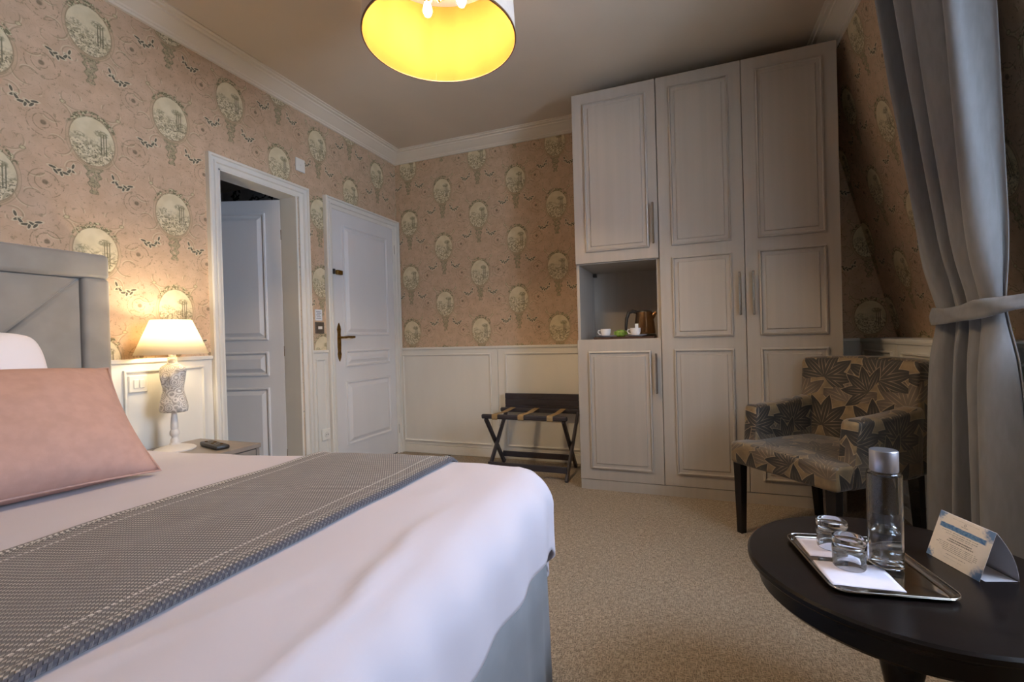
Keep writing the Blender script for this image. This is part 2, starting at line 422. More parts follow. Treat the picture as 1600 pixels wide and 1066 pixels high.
def tube(bm, pts, r, n=10, flat=1.0, caps=True):
    pts = [Vector(p) for p in pts]; rings = []; up = Vector((0, 0, 1)); pa = None
    for i, p in enumerate(pts):
        t = (pts[min(i+1, len(pts)-1)] - pts[max(i-1, 0)]).normalized()
        if pa is None:
            a = t.cross(up)
            if a.length < 0.05: a = t.cross(Vector((0, 1, 0)))
        else: a = pa - t*pa.dot(t)
        a.normalize(); pa = a; b = a.cross(t).normalized()
        ri = r[i] if isinstance(r, (list, tuple)) else r
        rings.append([bm.verts.new(p + a*ri*math.cos(2*PI*k/n) + b*ri*flat*math.sin(2*PI*k/n)) for k in range(n)])
    for a, b in zip(rings, rings[1:]):
        for k in range(n): bm.faces.new((a[k], b[k], b[(k+1) % n], a[(k+1) % n]))
    if caps: bm.faces.new(rings[0]); bm.faces.new(rings[-1][::-1])
    bmesh.ops.recalc_face_normals(bm, faces=bm.faces); return bm
def bar(bm, p, q, w, d, side=(1, 0, 0), bev=0.0):
    """rectangular bar from p to q, width w along side, depth d across"""
    p, q = Vector(p), Vector(q); t = (q-p); L = t.length; t.normalize()
    s = Vector(side); s = (s - t*s.dot(t)).normalized(); n = t.cross(s)
    m4 = Matrix(((s.x, n.x, t.x, p.x), (s.y, n.y, t.y, p.y), (s.z, n.z, t.z, p.z), (0, 0, 0, 1)))
    return box(bm, -w/2, w/2, -d/2, d/2, 0, L, bev=bev, mat4=m4)
def panel(bm, fr, a0, a1, b0, b1, prof):
    """nested rectangular loops; fr(a,b,h)->world; prof=[(inset,height),...]"""
    loops = []
    for ins, h in prof:
        loops.append([bm.verts.new(fr(a, b, h)) for a, b in ((a0+ins, b0+ins), (a1-ins, b0+ins), (a1-ins, b1-ins), (a0+ins, b1-ins))])
    for p, q in zip(loops, loops[1:]):
        for i in range(4): bm.faces.new((p[i], p[(i+1) % 4], q[(i+1) % 4], q[i]))
    bm.faces.new(loops[-1]); bmesh.ops.recalc_face_normals(bm, faces=bm.faces); return bm
def quads(bm, qs):
    for q in qs: bm.faces.new([bm.verts.new(p) for p in q])
    return bm
def grid(bm, fn, nu, nv):
    v = [[bm.verts.new(fn(i/nu, j/nv)) for j in range(nv+1)] for i in range(nu+1)]
    for i in range(nu):
        for j in range(nv): bm.faces.new((v[i][j], v[i+1][j], v[i+1][j+1], v[i][j+1]))
    return bm

def frL(a, b, h): return (XL+h, a, b)            # frames: left wall / back wall / wardrobe front / knee wall
def frB(a, b, h): return (a, YB-h, b)
def frW(a, b, h): return (a, YW-h, b)
def frK(a, b, h): return (XK-h, a, b)
uvL = lambda c, n: (c.y-1.664, c.z-1.21)
uvB = lambda c, n: (c.x+2.372, c.z-1.089)
uvR = lambda c, n: (-(c.y-2.95), (c.z-0.95)/0.9717-1.163)

# ------------------------------------------------------------------ structure
struct('floor', B(XL-0.02, 1.7, YF-0.1, YB+0.1, -0.08, 0.0), 'carpet')
struct('ceiling', B(XL-0.1, 1.7, YF-0.1, YB+0.1, ZCE, ZCE+0.06), 'ceiling')
O1, O2, OT = 1.915, 2.49, 2.04       # bathroom opening
D1, D2 = 2.822, 3.612                # closed door leaf
bm = bmn()
T = 0.13
for (y0, y1, z0, z1) in ((YF, O1, 0, ZCE), (O1, O2, OT, ZCE), (O2, D1, 0, ZCE), (D1, D2, 2.045, ZCE), (D2, YB, 0, ZCE)):
    box(bm, XL-T, XL, y0, y1, z0, z1)
wl = struct('wall_left', bm, 'paper', uvf=uvL)
wbk = struct('wall_back', B(XL-T, 1.5, YB, YB+0.1, 0, ZCE), 'paper', uvf=uvB)
struct('wall_front', B(XL-T, 1.7, YF-0.1, YF, 0, ZCE), 'paper', uvf=uvB)
# right side: sloped mansard wall with a dormer opening, low boxed wall with a ledge below it
W0, W1, WT, XW = 0.70, 1.70, 2.31, 1.62
bm = bmn()
def slab(y0, y1, z0, z1):
    a, b = xs(z0), xs(z1); th = 0.1
    q = [(a, y0, z0), (a, y1, z0), (b, y1, z1), (b, y0, z1)]
    v = [bm.verts.new(p) for p in q]+[bm.verts.new((p[0]+th, p[1], p[2])) for p in q]
    for f in ((0, 1, 2, 3), (7, 6, 5, 4), (0, 4, 5, 1), (1, 5, 6, 2), (2, 6, 7, 3), (3, 7, 4, 0)): bm.faces.new([v[i] for i in f])
slab(W1+.012, YB, 0.90, ZCE); slab(YF, W0-.012, 0.90, ZCE); slab(W0-.012, W1+.012, WT+.012, ZCE)
bmesh.ops.recalc_face_normals(bm, faces=bm.faces)
wr = struct('wall_right', bm, 'paper', uvf=uvR)
bm = bmn()                                        # dormer cheeks and head
for ya, yb in ((W1, W1+.05), (W0-.05, W0)):         # cheeks follow the slope at their front edge
    z0_, z1_ = .93, WT+.05
    q = [(xs(z0_)-.006, z0_), (XW+.06, z0_), (XW+.06, z1_), (xs(z1_)-.006, z1_)]
    v = [bm.verts.new((a, ya, b)) for a, b in q] + [bm.verts.new((a, yb, b)) for a, b in q]
    for f in ((0, 1, 2, 3), (7, 6, 5, 4), (0, 4, 5, 1), (1, 5, 6, 2), (2, 6, 7, 3), (3, 7, 4, 0)): bm.faces.new([v[i] for i in f])
bmesh.ops.recalc_face_normals(bm, faces=bm.faces)
box(bm, xs(WT)-.012, XW+.06, W0, W1, WT, WT+0.05)
struct('wall_dormer', bm, 'white')
bm = bmn(); box(bm, XK, XK+0.06, YF, YB, 0, RAIL-0.03); box(bm, XK+.06, XW+0.05, YF, YB, 0.86, RAIL-0.03); box(bm, XK-0.018, XW+0.05, YF, YB, RAIL-0.03, RAIL, bev=0.004)
wk = struct('wall_right_low', bm, 'white')
# window
bm = bmn()
for (y0, y1, z0, z1) in ((W0, W1, RAIL, RAIL+.06), (W0, W1, WT-.06, WT), (W0, W0+.06, RAIL, WT), (W1-.06, W1, RAIL, WT), (1.17, 1.23, RAIL, WT)):
    box(bm, XW-0.0, XW+0.06, y0, y1, z0, z1, bev=0.004)
w1 = struct('window_1', bm, 'white')
for y0, y1 in ((W0+.06, 1.17), (1.23, W1-.06)):
    obj('pane', B(XW+0.025, XW+0.031, y0, y1, RAIL+.06, WT-.06), 'pane', w1)
# cornice
PR = [(0, ZC), (0.016, ZC), (0.020, ZC+.010), (0.026, ZC+.012), (0.030, ZC+.020), (0.060, ZC+.035), (0.085, ZC+.055), (0.096, ZC+.057), (0.100, ZC+.066), (0.120, ZC+.067), (0.124, ZC+.074), (0.140, ZC+.075), (0.140, ZCE)]
XR = xs(ZC)+0.004
def cornice(name, pa, pb, n, back):
    bm = bmn(); rows = []
    for (d, z) in PR:
        e = d
        a = Vector(pa) + Vector(n)*d + (Vector(pb)-Vector(pa)).normalized()*e
        b = Vector(pb) + Vector(n)*d - (Vector(pb)-Vector(pa)).normalized()*e
        rows.append([bm.verts.new((a.x, a.y, z)), bm.verts.new((b.x, b.y, z))])
    for p, q in zip(rows, rows[1:]): bm.faces.new((p[0], p[1], q[1], q[0]))
    bmesh.ops.recalc_face_normals(bm, faces=bm.faces)
    return struct(name, bm, 'cornice', smooth=35)
cornice('trim_1', (XL, YF, 0), (XL, YB, 0), (1, 0, 0), 0)
cornice('trim_2', (XL, YB, 0), (XR, YB, 0), (0, -1, 0), 0)
cornice('trim_3', (XR, YF, 0), (XR, YB, 0), (-1, 0, 0), 0)
# wainscot
WP = [(0, 0.010), (0.002, 0.022), (0.009, 0.023), (0.015, 0.014), (0.022, 0.012), (0.026, 0.0125)]
def wains(parent, fr, a0, a1, rect=None, z0=0.075, top=RAIL, mat='white'):
    def fbox(A0, A1, z_0, z_1, h0, h1, bev=0.002):
        p, q = fr(A0, z_0, h0), fr(A1, z_1, h1)
        return B(min(p[0], q[0]), max(p[0], q[0]), min(p[1], q[1]), max(p[1], q[1]), min(p[2], q[2]), max(p[2], q[2]), bev=bev)
    pb = obj('wainscot_board', fbox(a0+.0015, a1-.0015, z0, top-.02, -.004, .011), mat, parent)
    if rect:
        obj('panel_moulding', panel(bmn(), fr, rect[0], rect[1], rect[2], rect[3], WP), mat, pb, smooth=30)
    obj('chair_rail', fbox(a0, a1, top-.022, top, -.004, .020, .004), mat, parent)
    obj('plinth', fbox(a0, a1, 0.0, z0-.002, -.004, .016, .003), mat, parent)
wains(wl, frL, YF, 1.30)
wains(wl, frL, 1.30, 1.845, (1.400, 1.792, 0.13, 0.912), top=0.965)
wains(wl, frL, 2.582, 2.742, (2.612, 2.712, 0.13, 0.905), top=0.968)
wains(wbk, frB, XL+.012, -1.530, (-2.475, -1.592, 0.105, 0.893))
wains(wbk, frB, -1.530, -0.702, (-1.462, -0.76, 0.105, 0.893))
wains(wbk, frB, 0.80, XK)
for i in range(7):
    y1 = YB - .012 - i*0.56; wains(wk, frK, y1-0.56, y1, (y1-.50, y1-.06, 0.13, 0.885))

# ------------------------------------------------------------------ doors on the left wall
def architrave(name, y0, y1, zt, w, parent=None):
    """three-sided moulded frame, outer edges y0,y1,zt, width w"""
    bm = bmn()
    pf = [(0, -0.002), (0.0, 0.030), (0.006, 0.036), (0.014, 0.036), (0.018, 0.024), (w*0.45, 0.022), (w*0.5, 0.030), (w*0.62, 0.030), (w*0.68, 0.018), (w*0.9, 0.014), (w, 0.010), (w, -0.002)]
    rows = []
    for ins, h in pf:
        rows.append([bm.verts.new((XL+h, a, b)) for a, b in ((y0+ins, 0), (y0+ins, zt-ins), (y1-ins, zt-ins), (y1-ins, 0))])
    for p, q in zip(rows, rows[1:]):
        for i in range(3): bm.faces.new((p[i], p[i+1], q[i+1], q[i]))
    bmesh.ops.recalc_face_normals(bm, faces=bm.faces)
    return struct(name, bm, 'white', smooth=20) if parent is None else obj(name, bm, 'white', parent, smooth=20)
architrave('trim_4', 1.845, 2.580, 2.107, 0.072)
bm = bmn()                                        # jamb lining of the bathroom opening
box(bm, XL-T-.005, XL+.008, O1-.004, O1+.012, 0, OT); box(bm, XL-T-.005, XL+.008, O2-.012, O2+.004, 0, OT); box(bm, XL-T-.005, XL+.008, O1, O2, OT-.012, OT+.004)
struct('trim_5', bm, 'white')
DP = [(0, -0.001), (0.004, 0.006), (0.012, 0.007), (0.020, -0.002), (0.030, -0.001), (0.050, 0.007), (0.056, 0.007)]
DPS = [(0, 0.0), (0.003, 0.011), (0.012, 0.013), (0.020, 0.001), (0.026, 0.001), (0.052, 0.015), (0.056, 0.015)]
# bathroom door leaf: hinged on the far jamb, swung into the bathroom
hx, hy = -2.648, 2.478
leafm = Matrix.Translation((hx, hy, 0)) @ Matrix.Rotation(math.atan2(-0.356, -0.934), 4, 'Z')
d1 = thing('door_1', 'white panelled bathroom door standing ajar in its frame', 'door', (hx, hy, 0), math.atan2(-0.356, -0.934)); d1['kind'] = 'structure'
obj('door_leaf', B(0.0, 0.60, -0.04, 0.0, 0.012, 2.025, bev=0.002), 'doorw', d1, world=False)
def frD(a, b, h): return (a, h, b)
for z0, z1 in ((1.05, 1.935), (0.80, 0.97), (0.15, 0.72)):
    obj('door_panel', panel(bmn(), frD, 0.105, 0.495, z0, z1, DPS), 'doorw', d1, world=False, smooth=25)
for z in (0.25, 0.97, 1.78):
    obj('hinge', lathe(bmn(), [(.006, -.035), (.006, .035)], 10, (-.004, -.004, z)), 'brass', d1, world=False, smooth=40)
# entrance door, closed
d2 = thing('door_2', 'white closed entrance door with brass lever handle', 'door', (XL, 3.217, 0)); d2['kind'] = 'structure'
obj('door_leaf', B(XL-.045, XL+.004, D1+.002, D2-.002, 0.012, 2.043, bev=0.002), 'doorw', d2)
def frD2(a, b, h): return (XL+.004+h, a, b)
for z0, z1 in ((1.072, 1.937), (0.828, 0.958), (0.216, 0.716)):
    obj('door_panel', panel(bmn(), frD2, 2.930, 3.500, z0, z1, DPS), 'doorw', d2, smooth=25)
architrave('door_frame', 2.742, 3.666, 2.113, 0.078, d2)
bm = bmn()
vs = []
for (a, b) in ((0, -.146), (.014, -.118), (.020, -.09), (.015, -.07), (.018, -.03), (.018, .03), (.015, .07), (.020, .10), (.013, .125), (0, .150)): vs.append((a, b))
out = [(a, b) for a, b in vs] + [(-a, b) for a, b in vs[-2:0:-1]]
f = bm.faces.new([bm.verts.new((XL+.004, 2.866+a, 1.020+b)) for a, b in out])
r = bmesh.ops.extrude_face_region(bm, geom=[f]); bmesh.ops.translate(bm, vec=(.006, 0, 0), verts=[v for v in r['geom'] if isinstance(v, bmesh.types.BMVert)])
bmesh.ops.recalc_face_normals(bm, faces=bm.faces)
hp = obj('handle_plate', bm, 'brass', d2, label='pointed brass handle plate')
bm = tube(bmn(), [(XL+.008, 2.866, 1.058), (XL+.05, 2.866, 1.058), (XL+.055, 2.885, 1.058), (XL+.055, 2.92, 1.061), (XL+.055, 2.95, 1.058), (XL+.055, 2.985, 1.060)], [.010, .008, .009, .008, .011, .009], 10)
obj('lever', bm, 'brass', hp, smooth=50)
obj('keyhole', B(XL+.010, XL+.0115, 2.863, 2.869, .93, .95), 'black', hp)
obj('door_latch', B(XL+.004, XL+.030, 2.846, 2.905, 1.538, 1.572, bev=.004), 'brass', d2, label='small dark brass latch')
obj('latch_keep', B(XL+.018, XL+.034, 2.800, 2.818, 1.535, 1.575, bev=.003), 'black', d2)
for z in (0.22, 1.85):
    obj('hinge', lathe(bmn(), [(.007, -.04), (.007, .04)], 10, (XL+.010, 3.606, z)), 'steel', d2, smooth=40)
struct('wall_light_block', B(XL-T-.06, XL-T-.01, D1-.1, YB+.1, -.1, 2.2), 'white')  # unseen slab added behind the closed door to stop sky light leaking in
struct('trim_6', B(XL-T, XL+.0, D1, D2, -.01, .010), 'taupe_d')  # threshold added to close the gap where light leaked under the door
# bathroom beyond the open door
struct('wall_bathroom_back', B(-4.35, -4.25, 1.0, 3.75, 0, 2.6), 'marble')
struct('wall_bathroom_far', B(-4.25, XL-T, 3.30, 3.40, 0, 2.6), 'marble')
struct('wall_bathroom_near', B(-4.25, XL-T, 1.10, 1.20, 0, 2.6), 'marble')
struct('floor_bathroom', B(-4.25, XL-T+.13-.02, 1.20, 3.30, -0.08, -0.002), 'tile')
struct('ceiling_bathroom', B(-4.25, XL-T, 1.20, 3.30, 2.52, 2.6), 'ceiling')

# ------------------------------------------------------------------ small wall fittings
def wallthing(name, label, cat, y, z): return thing(name, label, cat, (XL+.001, y, z))
t = wallthing('blank_wall_plate', 'small square white wall plate above the bathroom door frame', 'wall plate', 2.535, 2.215)
obj('plate', B(XL, XL+.010, 2.490, 2.572, 2.215, 2.305, bev=.003), 'plastic', t)
obj('screw_cap', B(XL+.010, XL+.0112, 2.527, 2.535, 2.256, 2.264), 'white', t)
t = wallthing('notice_card', 'small pale printed notice above the grey key card switch', 'notice', 2.666, 1.18)
obj('sheet', B(XL, XL+.003, 2.632, 2.700, 1.182, 1.262), 'notice', t)
for i in range(5): obj('text_line', B(XL+.003, XL+.0036, 2.642+(i % 2)*.006, 2.690-(i % 3)*.006, 1.196+i*.012, 1.200+i*.012), 'ink', t)
t = wallthing('key_card_switch', 'grey metal key card switch on the wall between two doors', 'switch', 2.668, 1.08)
obj('plate', B(XL, XL+.010, 2.626, 2.712, 1.088, 1.172, bev=.004), 'greyplate', t)
obj('slot', B(XL+.010, XL+.012, 2.650, 2.688, 1.120, 1.140), 'plastic', t)
t = wallthing('power_outlet', 'white power outlet low on the panelling between two doors', 'power outlet', 2.688, 0.31)
obj('plate', B(XL+.014, XL+.026, 2.646, 2.728, 0.312, 0.394, bev=.004), 'plastic', t)
bm = bmn(); lathe(bm, [(.021, 0), (.019, .004), (.0, .004)], 20); bm.transform(Matrix.Translation((XL+.026, 2.687, .353)) @ Matrix.Rotation(PI/2, 4, 'Y'))
so = obj('socket_ring', bm, 'white', t)
for dy in (-.008, .008): obj('pin_hole', B(XL+.0302, XL+.0312, 2.687+dy-.003, 2.687+dy+.003, .350, .356), 'black', so)
t = wallthing('light_switch', 'white square light switch on the panelling beside the bed', 'switch', 1.462, 0.80)
obj('plate', B(XL+.011, XL+.021, 1.420, 1.504, 0.803, 0.887, bev=.004), 'plastic', t)
obj('rocker', B(XL+.021, XL+.026, 1.464, 1.486, 0.824, 0.866, bev=.002), 'plastic', t)
obj('rocker', B(XL+.021, XL+.025, 1.439, 1.461, 0.824, 0.866, bev=.002), 'plastic', t)

# ------------------------------------------------------------------ wardrobe
wd = thing('wardrobe', 'tall greige built-in wardrobe with panelled doors and an open niche', 'wardrobe', (0.045, 3.37, 0))
WX0, WX1, WZ = -0.701, 0.792, 2.617
Y0, Y1 = YW+.022, 3.655
def carc(name, *a, mat='greige', **k): return obj(name, B(*a, **k), mat, wd)
carc('side_panel', WX0, WX0+.018, Y0, Y1, 0, WZ); carc('side_panel', WX1-.018, WX1, Y0, Y1, 0, WZ)
carc('divider', -.188, -.168, Y0, Y1, .066, WZ-.02)
carc('top_panel', WX0+.018, WX1-.018, Y0, Y1, WZ-.018, WZ)
carc('niche_shelf', WX0+.018, -.188, YW+.004, Y1, .974, .992); carc('niche_ceiling', WX0+.018, -.188, Y0, Y1, 1.490, 1.506, mat='greige_in')
carc('back_panel', WX0+.018, WX1-.018, 3.60, 3.61, .05, WZ-.02, mat='greige_in')
carc('plinth', WX0, WX1, YW+.003, YW+.020, 0, .064)
obj('shelf_bracket', B(-.683, -.655, 3.56, 3.598, 1.462, 1.488, bev=.003), 'black', wd)
GP = [(0, -.001), (.002, .011), (.010, .014), (.015, .004), (.034, .003), (.038, .009), (.044, .009)]
def wdoor(x0, x1, z0, z1, rects, hnd):
    d = obj('door', B(x0+.0018, x1-.0018, YW, YW+.020, z0+.0015, z1-.0015, bev=.0015), 'greige', wd)
    for (a, b, c, e) in rects: obj('raised_panel', panel(bmn(), frW, a, b, c, e, GP), 'greige', d, smooth=25)
    hxp, hz0, hz1 = hnd
    bm = bmn(); box(bm, hxp-.007, hxp+.007, YW-.036, YW-.024, hz0, hz1, bev=.003)
    for hz in (hz0+.03, hz1-.03): box(bm, hxp-.005, hxp+.005, YW-.026, YW+.001, hz-.005, hz+.005)
    obj('handle', bm, 'steel', d, label='slim brushed steel bar handle')
wdoor(-.704, -.170, 1.495, WZ, [(-.630, -.227, 1.566, 2.545)], (-.200, 1.582, 1.840))
wdoor(-.704, -.168, .066, .990, [(-.630, -.232, .140, .915)], (-.201, .643, .897))
R2 = ((1.562, 2.545), (.993, 1.492), (.142, .920))
wdoor(-.168, .313, .066, WZ, [(-.094, .243, a, b) for a, b in R2], (.281, 1.114, 1.370))
wdoor(.313, .794, .066, WZ, [(.384, .724, a, b) for a, b in R2], (.352, 1.114, 1.370))

# tea things in the niche
NZ = 0.992
t = thing('wooden_tray', 'low dark brown wooden tray in the wardrobe niche', 'tray', (-.42, 3.24, NZ))
obj('tray_base', B(-.60, -.215, 3.10, 3.40, NZ, NZ+.010, bev=.002), 'traywood', t)
for a in ((-.60, -.215, 3.10, 3.108), (-.60, -.215, 3.392, 3.40), (-.60, -.592, 3.108, 3.392), (-.223, -.215, 3.108, 3.392)):
    obj('tray_rim', B(*a, NZ+.010, NZ+.0135, bev=.001), 'traywood', t)
TZ = NZ+.0105
def cup(x, y, lab):
    s = obj('saucer', lathe(bmn(), [(.0, .0), (.035, .0), (.045, .006), (.072, .013), (.073, .015), (.045, .010), (.03, .006), (0, .006)], 32, (x, y, TZ)), 'china', smooth=50)
    tag(s, 'white saucer under the ' + lab, 'saucer', 'saucers on the niche tray')
    c = thing('coffee_cup', 'small white ' + lab, 'cup', (x, y, TZ+.0065), group='cups on the niche tray')
    obj('bowl', lathe(bmn(), [(0, 0), (.018, 0), (.019, .003), (.028, .012), (.033, .030), (.034, .052), (.0315, .052), (.030, .030), (.024, .012), (0, .006)], 28, (x, y, TZ+.0065)), 'china', c, smooth=50)
    obj('ear', tube(bmn(), [(x-.031+.002, y-.004, TZ+.048), (x-.048, y-.006, TZ+.050), (x-.052, y-.006, TZ+.036), (x-.044, y-.004, TZ+.024), (x-.028, y-.002, TZ+.022)], .0035, 8), 'china', c, smooth=60)
cup(-.535, 3.20, 'cup beside the green packet'); cup(-.335, 3.17, 'cup in front of the kettle')
t = thing('sugar_stick', 'small white sachet standing in the cup before the kettle', 'sachet', (-.325, 3.17, TZ+.013))
obj('sleeve', B(-.338, -.316, 3.166, 3.174, TZ+.013, TZ+.080, bev=.002), 'china', t); obj('seal', B(-.338, -.316, 3.168, 3.172, TZ+.080, TZ+.087), 'plastic', t)
t = thing('wrapped_tea_packet', 'shiny green wrapped packet between the two cups', 'packet', (-.435, 3.22, TZ))
bm = bmn(); box(bm, -.468, -.405, 3.195, 3.25, TZ, TZ+.050, bev=.016, seg=3); obj('wrapper', bm, 'green', t, smooth=60)
for s in (-1, 1):
    bm = bmn(); box(bm, -.4365+s*.036-.008, -.4365+s*.036+.008, 3.205, 3.240, TZ+.012, TZ+.040, bev=.004); obj('twist', bm, 'green', t)
k = thing('electric_kettle', 'bronze electric kettle with black handle in the wardrobe niche', 'kettle', (-.27, 3.30, TZ))
kc = (-.27, 3.30, TZ)
obj('power_base', lathe(bmn(), [(.076, 0), (.078, .010), (.070, .018), (0, .018)], 32, kc), 'black', k, smooth=40)
obj('body', lathe(bmn(), [(.070, .019), (.072, .03), (.066, .09), (.058, .150), (.055, .166)], 36, kc), 'bronze', k, smooth=50)
obj('lid', lathe(bmn(), [(.056, .166), (.054, .174), (.030, .180), (0, .181)], 32, kc), 'black', k, smooth=50)
obj('spout', tube(bmn(), [(-.222, 3.295, TZ+.130), (-.205, 3.292, TZ+.152), (-.193, 3.290, TZ+.163)], [.020, .014, .009], 12), 'bronze', k, smooth=50)
obj('grip', tube(bmn(), [(-.318, 3.297, TZ+.166), (-.345, 3.292, TZ+.176), (-.372, 3.288, TZ+.166), (-.386, 3.285, TZ+.125), (-.391, 3.284, TZ+.075), (-.392, 3.284, TZ+.045)], [.012, .013, .013, .011, .010, .008], 12), 'black', k, smooth=60)

k.location.x -= .018

# ------------------------------------------------------------------ luggage rack
t = thing('luggage_rack', 'folding dark wood luggage rack with tan straps beside the wardrobe', 'luggage rack', (-1.15, 3.38, 0))
RX0, RX1, FY, BY, RZ = -1.44, -.84, 3.20, 3.575, .435
obj('top_rail', bar(bmn(), (RX0-.04, FY, RZ), (RX1+.02, FY, RZ), .034, .030, (0, 0, 1), .008), 'rackwood', t, label='front rail')
obj('top_rail', bar(bmn(), (RX0-.04, BY, RZ-.005), (RX1+.02, BY, RZ-.005), .034, .030, (0, 0, 1), .008), 'rackwood', t)
for xx, off in ((RX0, 0), (RX1, 0)):
    obj('leg', bar(bmn(), (xx-.012, BY-.015, 0.0), (xx-.012, FY+.005, RZ-.015), .020, .038, (1, 0, 0), .004), 'rackwood', t)
    obj('leg', bar(bmn(), (xx+.012, FY-.045, 0.0), (xx+.012, BY-.005, RZ-.015), .020, .038, (1, 0, 0), .004), 'rackwood', t)
obj('stretcher', bar(bmn(), (RX0+.01, FY-.018, .078), (RX1+.012, FY-.018, .078), .045, .016, (0, 0, 1), .003), 'rackwood', t)
obj('stretcher', bar(bmn(), (RX0-.01, BY-.045, .078), (RX1-.012, BY-.045, .078), .045, .016, (0, 0, 1), .003), 'rackwood', t)
for i in range(3):
    z0 = .418+i*.0485; obj('backboard_slat', B(RX0-.005, RX1+.012, 3.592, 3.610, z0, z0+.0475, bev=.003), 'rackwood', t)
for i, sx in enumerate((-1.37, -1.165, -.945)):
    st = bmn(); w = .022
    path = [(FY-.012, RZ-.021), (FY-.0165, RZ-.012), (FY-.0165, RZ+.012), (FY-.010, RZ+.0185), (FY+.01, RZ+.0185), ((FY+BY)/2, RZ+.008), (BY-.01, RZ+.014), (BY+.006, RZ+.014)]
    grid(st, lambda u, v: (sx-w+2*w*u, path[round(v*7)][0], path[round(v*7)][1]), 1, 7)
    obj('strap', st, 'tan', t, solid=.002)
# door stop on the carpet
t = thing('door_stop', 'tiny dark door stop on the carpet by the back wall', 'door stop', (-1.936, 3.50, 0))
obj('foot', lathe(bmn(), [(.018, 0), (.018, .012), (.012, .02), (0, .02)], 16, (-1.936, 3.50, 0)), 'traywood', t, smooth=40)
obj('knob', lathe(bmn(), [(.011, .02), (.016, .028), (.012, .036), (0, .038)], 16, (-1.936, 3.50, 0)), 'black', t, smooth=40)

# ------------------------------------------------------------------ bed
bed = thing('bed', 'upholstered bed with a grey velvet headboard and pleated skirt', 'bed', (-1.4, .45, 0))
HY0, HY1, HZ, HX = -.476, 1.306, 1.431, XL+.022
def vbox(name, *a, parent=bed, bev=.018, mat='velvet', lab=None): return obj(name, B(*a, bev=bev, seg=4), mat, parent, smooth=60, label=lab)
hb = vbox('headboard', HX, HX+.055, HY0, HY1, .10, HZ-.006, bev=.01, lab='grey velvet headboard')
vbox('border_pad', HX+.045, HX+.094, HY0, HY1, HZ-.108, HZ, parent=hb)
vbox('border_pad', HX+.045, HX+.094, HY1-.100, HY1, .12, HZ-.106, parent=hb); vbox('border_pad', HX+.045, HX+.094, HY0, HY0+.100, .12, HZ-.106, parent=hb)
def tri_pad(p):
    """puffed triangular pad on the headboard face; p = three (y,z)"""
    bm = bmn(); cy_ = sum(a for a, b in p)/3; cz_ = sum(b for a, b in p)/3
    prev = None
    for k, h in ((1.0, .050), (.985, .064), (.955, .072), (.86, .077), (.45, .079)):
        ring = [bm.verts.new((HX+h, cy_+(a-cy_)*k, cz_+(b-cz_)*k)) for a, b in p]
        if prev:
            for i in range(3): bm.faces.new((prev[i], prev[(i+1) % 3], ring[(i+1) % 3], ring[i]))
        prev = ring
    bm.faces.new(prev); bmesh.ops.recalc_face_normals(bm, faces=bm.faces)
    obj('triangle_pad', bm, 'velvet', hb, smooth=180)
S = (HY1-.100 - (HY0+.100))/3
for r in range(2):
    zt = HZ-.110 - r*S
    for i in range(3):
        ya, yb_ = HY0+.101+i*S, HY0+.099+(i+1)*S; za = zt-S; m_ = ((ya+yb_)/2, (za+zt)/2); e = .002
        if r == 0:
            for tri in (((ya+e, zt), (yb_-e, zt), m_), ((yb_, zt-e), (yb_, za+e), m_), ((ya, zt-e), (ya, za+e), m_), ((ya+e, za), (yb_-e, za), m_)): tri_pad(tri)
        else: vbox('lower_pad', HX+.045, HX+.075, ya+e, yb_-e, .15, zt-e, parent=hb)
obj('base', B(HX+.10, -.43, -.25, 1.25, .08, .33, bev=.01), 'skirt', bed)
for lx in (-2.25, -.52):
    for ly in (-.15, 1.15): obj('leg', lathe(bmn(), [(.02, 0), (.028, .08)], 16, (lx, ly, 0)), 'blackwood', bed, smooth=40)
obj('mattress', B(HX+.10, -.415, -.25, 1.265, .33, .548, bev=.06, seg=4), 'mattress', bed, smooth=60)
def skirt_path():
    pts = []; x0, x1, y0, y1, r = HX+.12, -.395, -.285, 1.285, .035
    def seg(a, b):
        n = max(2, int((Vector(b)-Vector(a)).length/.012))
        return [Vector(a).lerp(Vector(b), i/n) for i in range(n)]
    p = seg((x0, y1, 0), (x1-r, y1, 0)) + [Vector((x1-r+r*math.sin(a), y1-r+r*math.cos(a), 0)) for a in [i*PI/12 for i in range(6)]] + seg((x1, y1-r, 0), (x1, y0+r, 0))
    p += [Vector((x1-r+r*math.cos(a), y0+r-r*math.sin(a), 0)) for a in [i*PI/12 for i in range(6)]] + seg((x1-r, y0, 0), (x0, y0, 0)); return p
sp = skirt_path(); bm = bmn(); rows = []
for i, p in enumerate(sp):
    t_ = (sp[min(i+1, len(sp)-1)]-sp[max(i-1, 0)]).normalized(); n_ = Vector((-t_.y, t_.x, 0))*-1
    if n_.dot(p-Vector((-1.4, .5, 0))) < 0: n_ = -n_
    w_ = .006*math.sin(i*.55)+.005*math.sin(i*.21+1)
    rows.append([bm.verts.new(p + n_*(w_*k + .012*k) + Vector((0, 0, z))) for k, z in ((.0, .50), (.5, .3), (.9, .15), (1.2, .012))])
for a, b in zip(rows, rows[1:]):
    for j in range(3): bm.faces.new((a[j], b[j], b[j+1], a[j+1]))
obj('bed_skirt', bm, 'skirt', bed, smooth=180, solid=.003, label='blue grey fabric bed skirt')

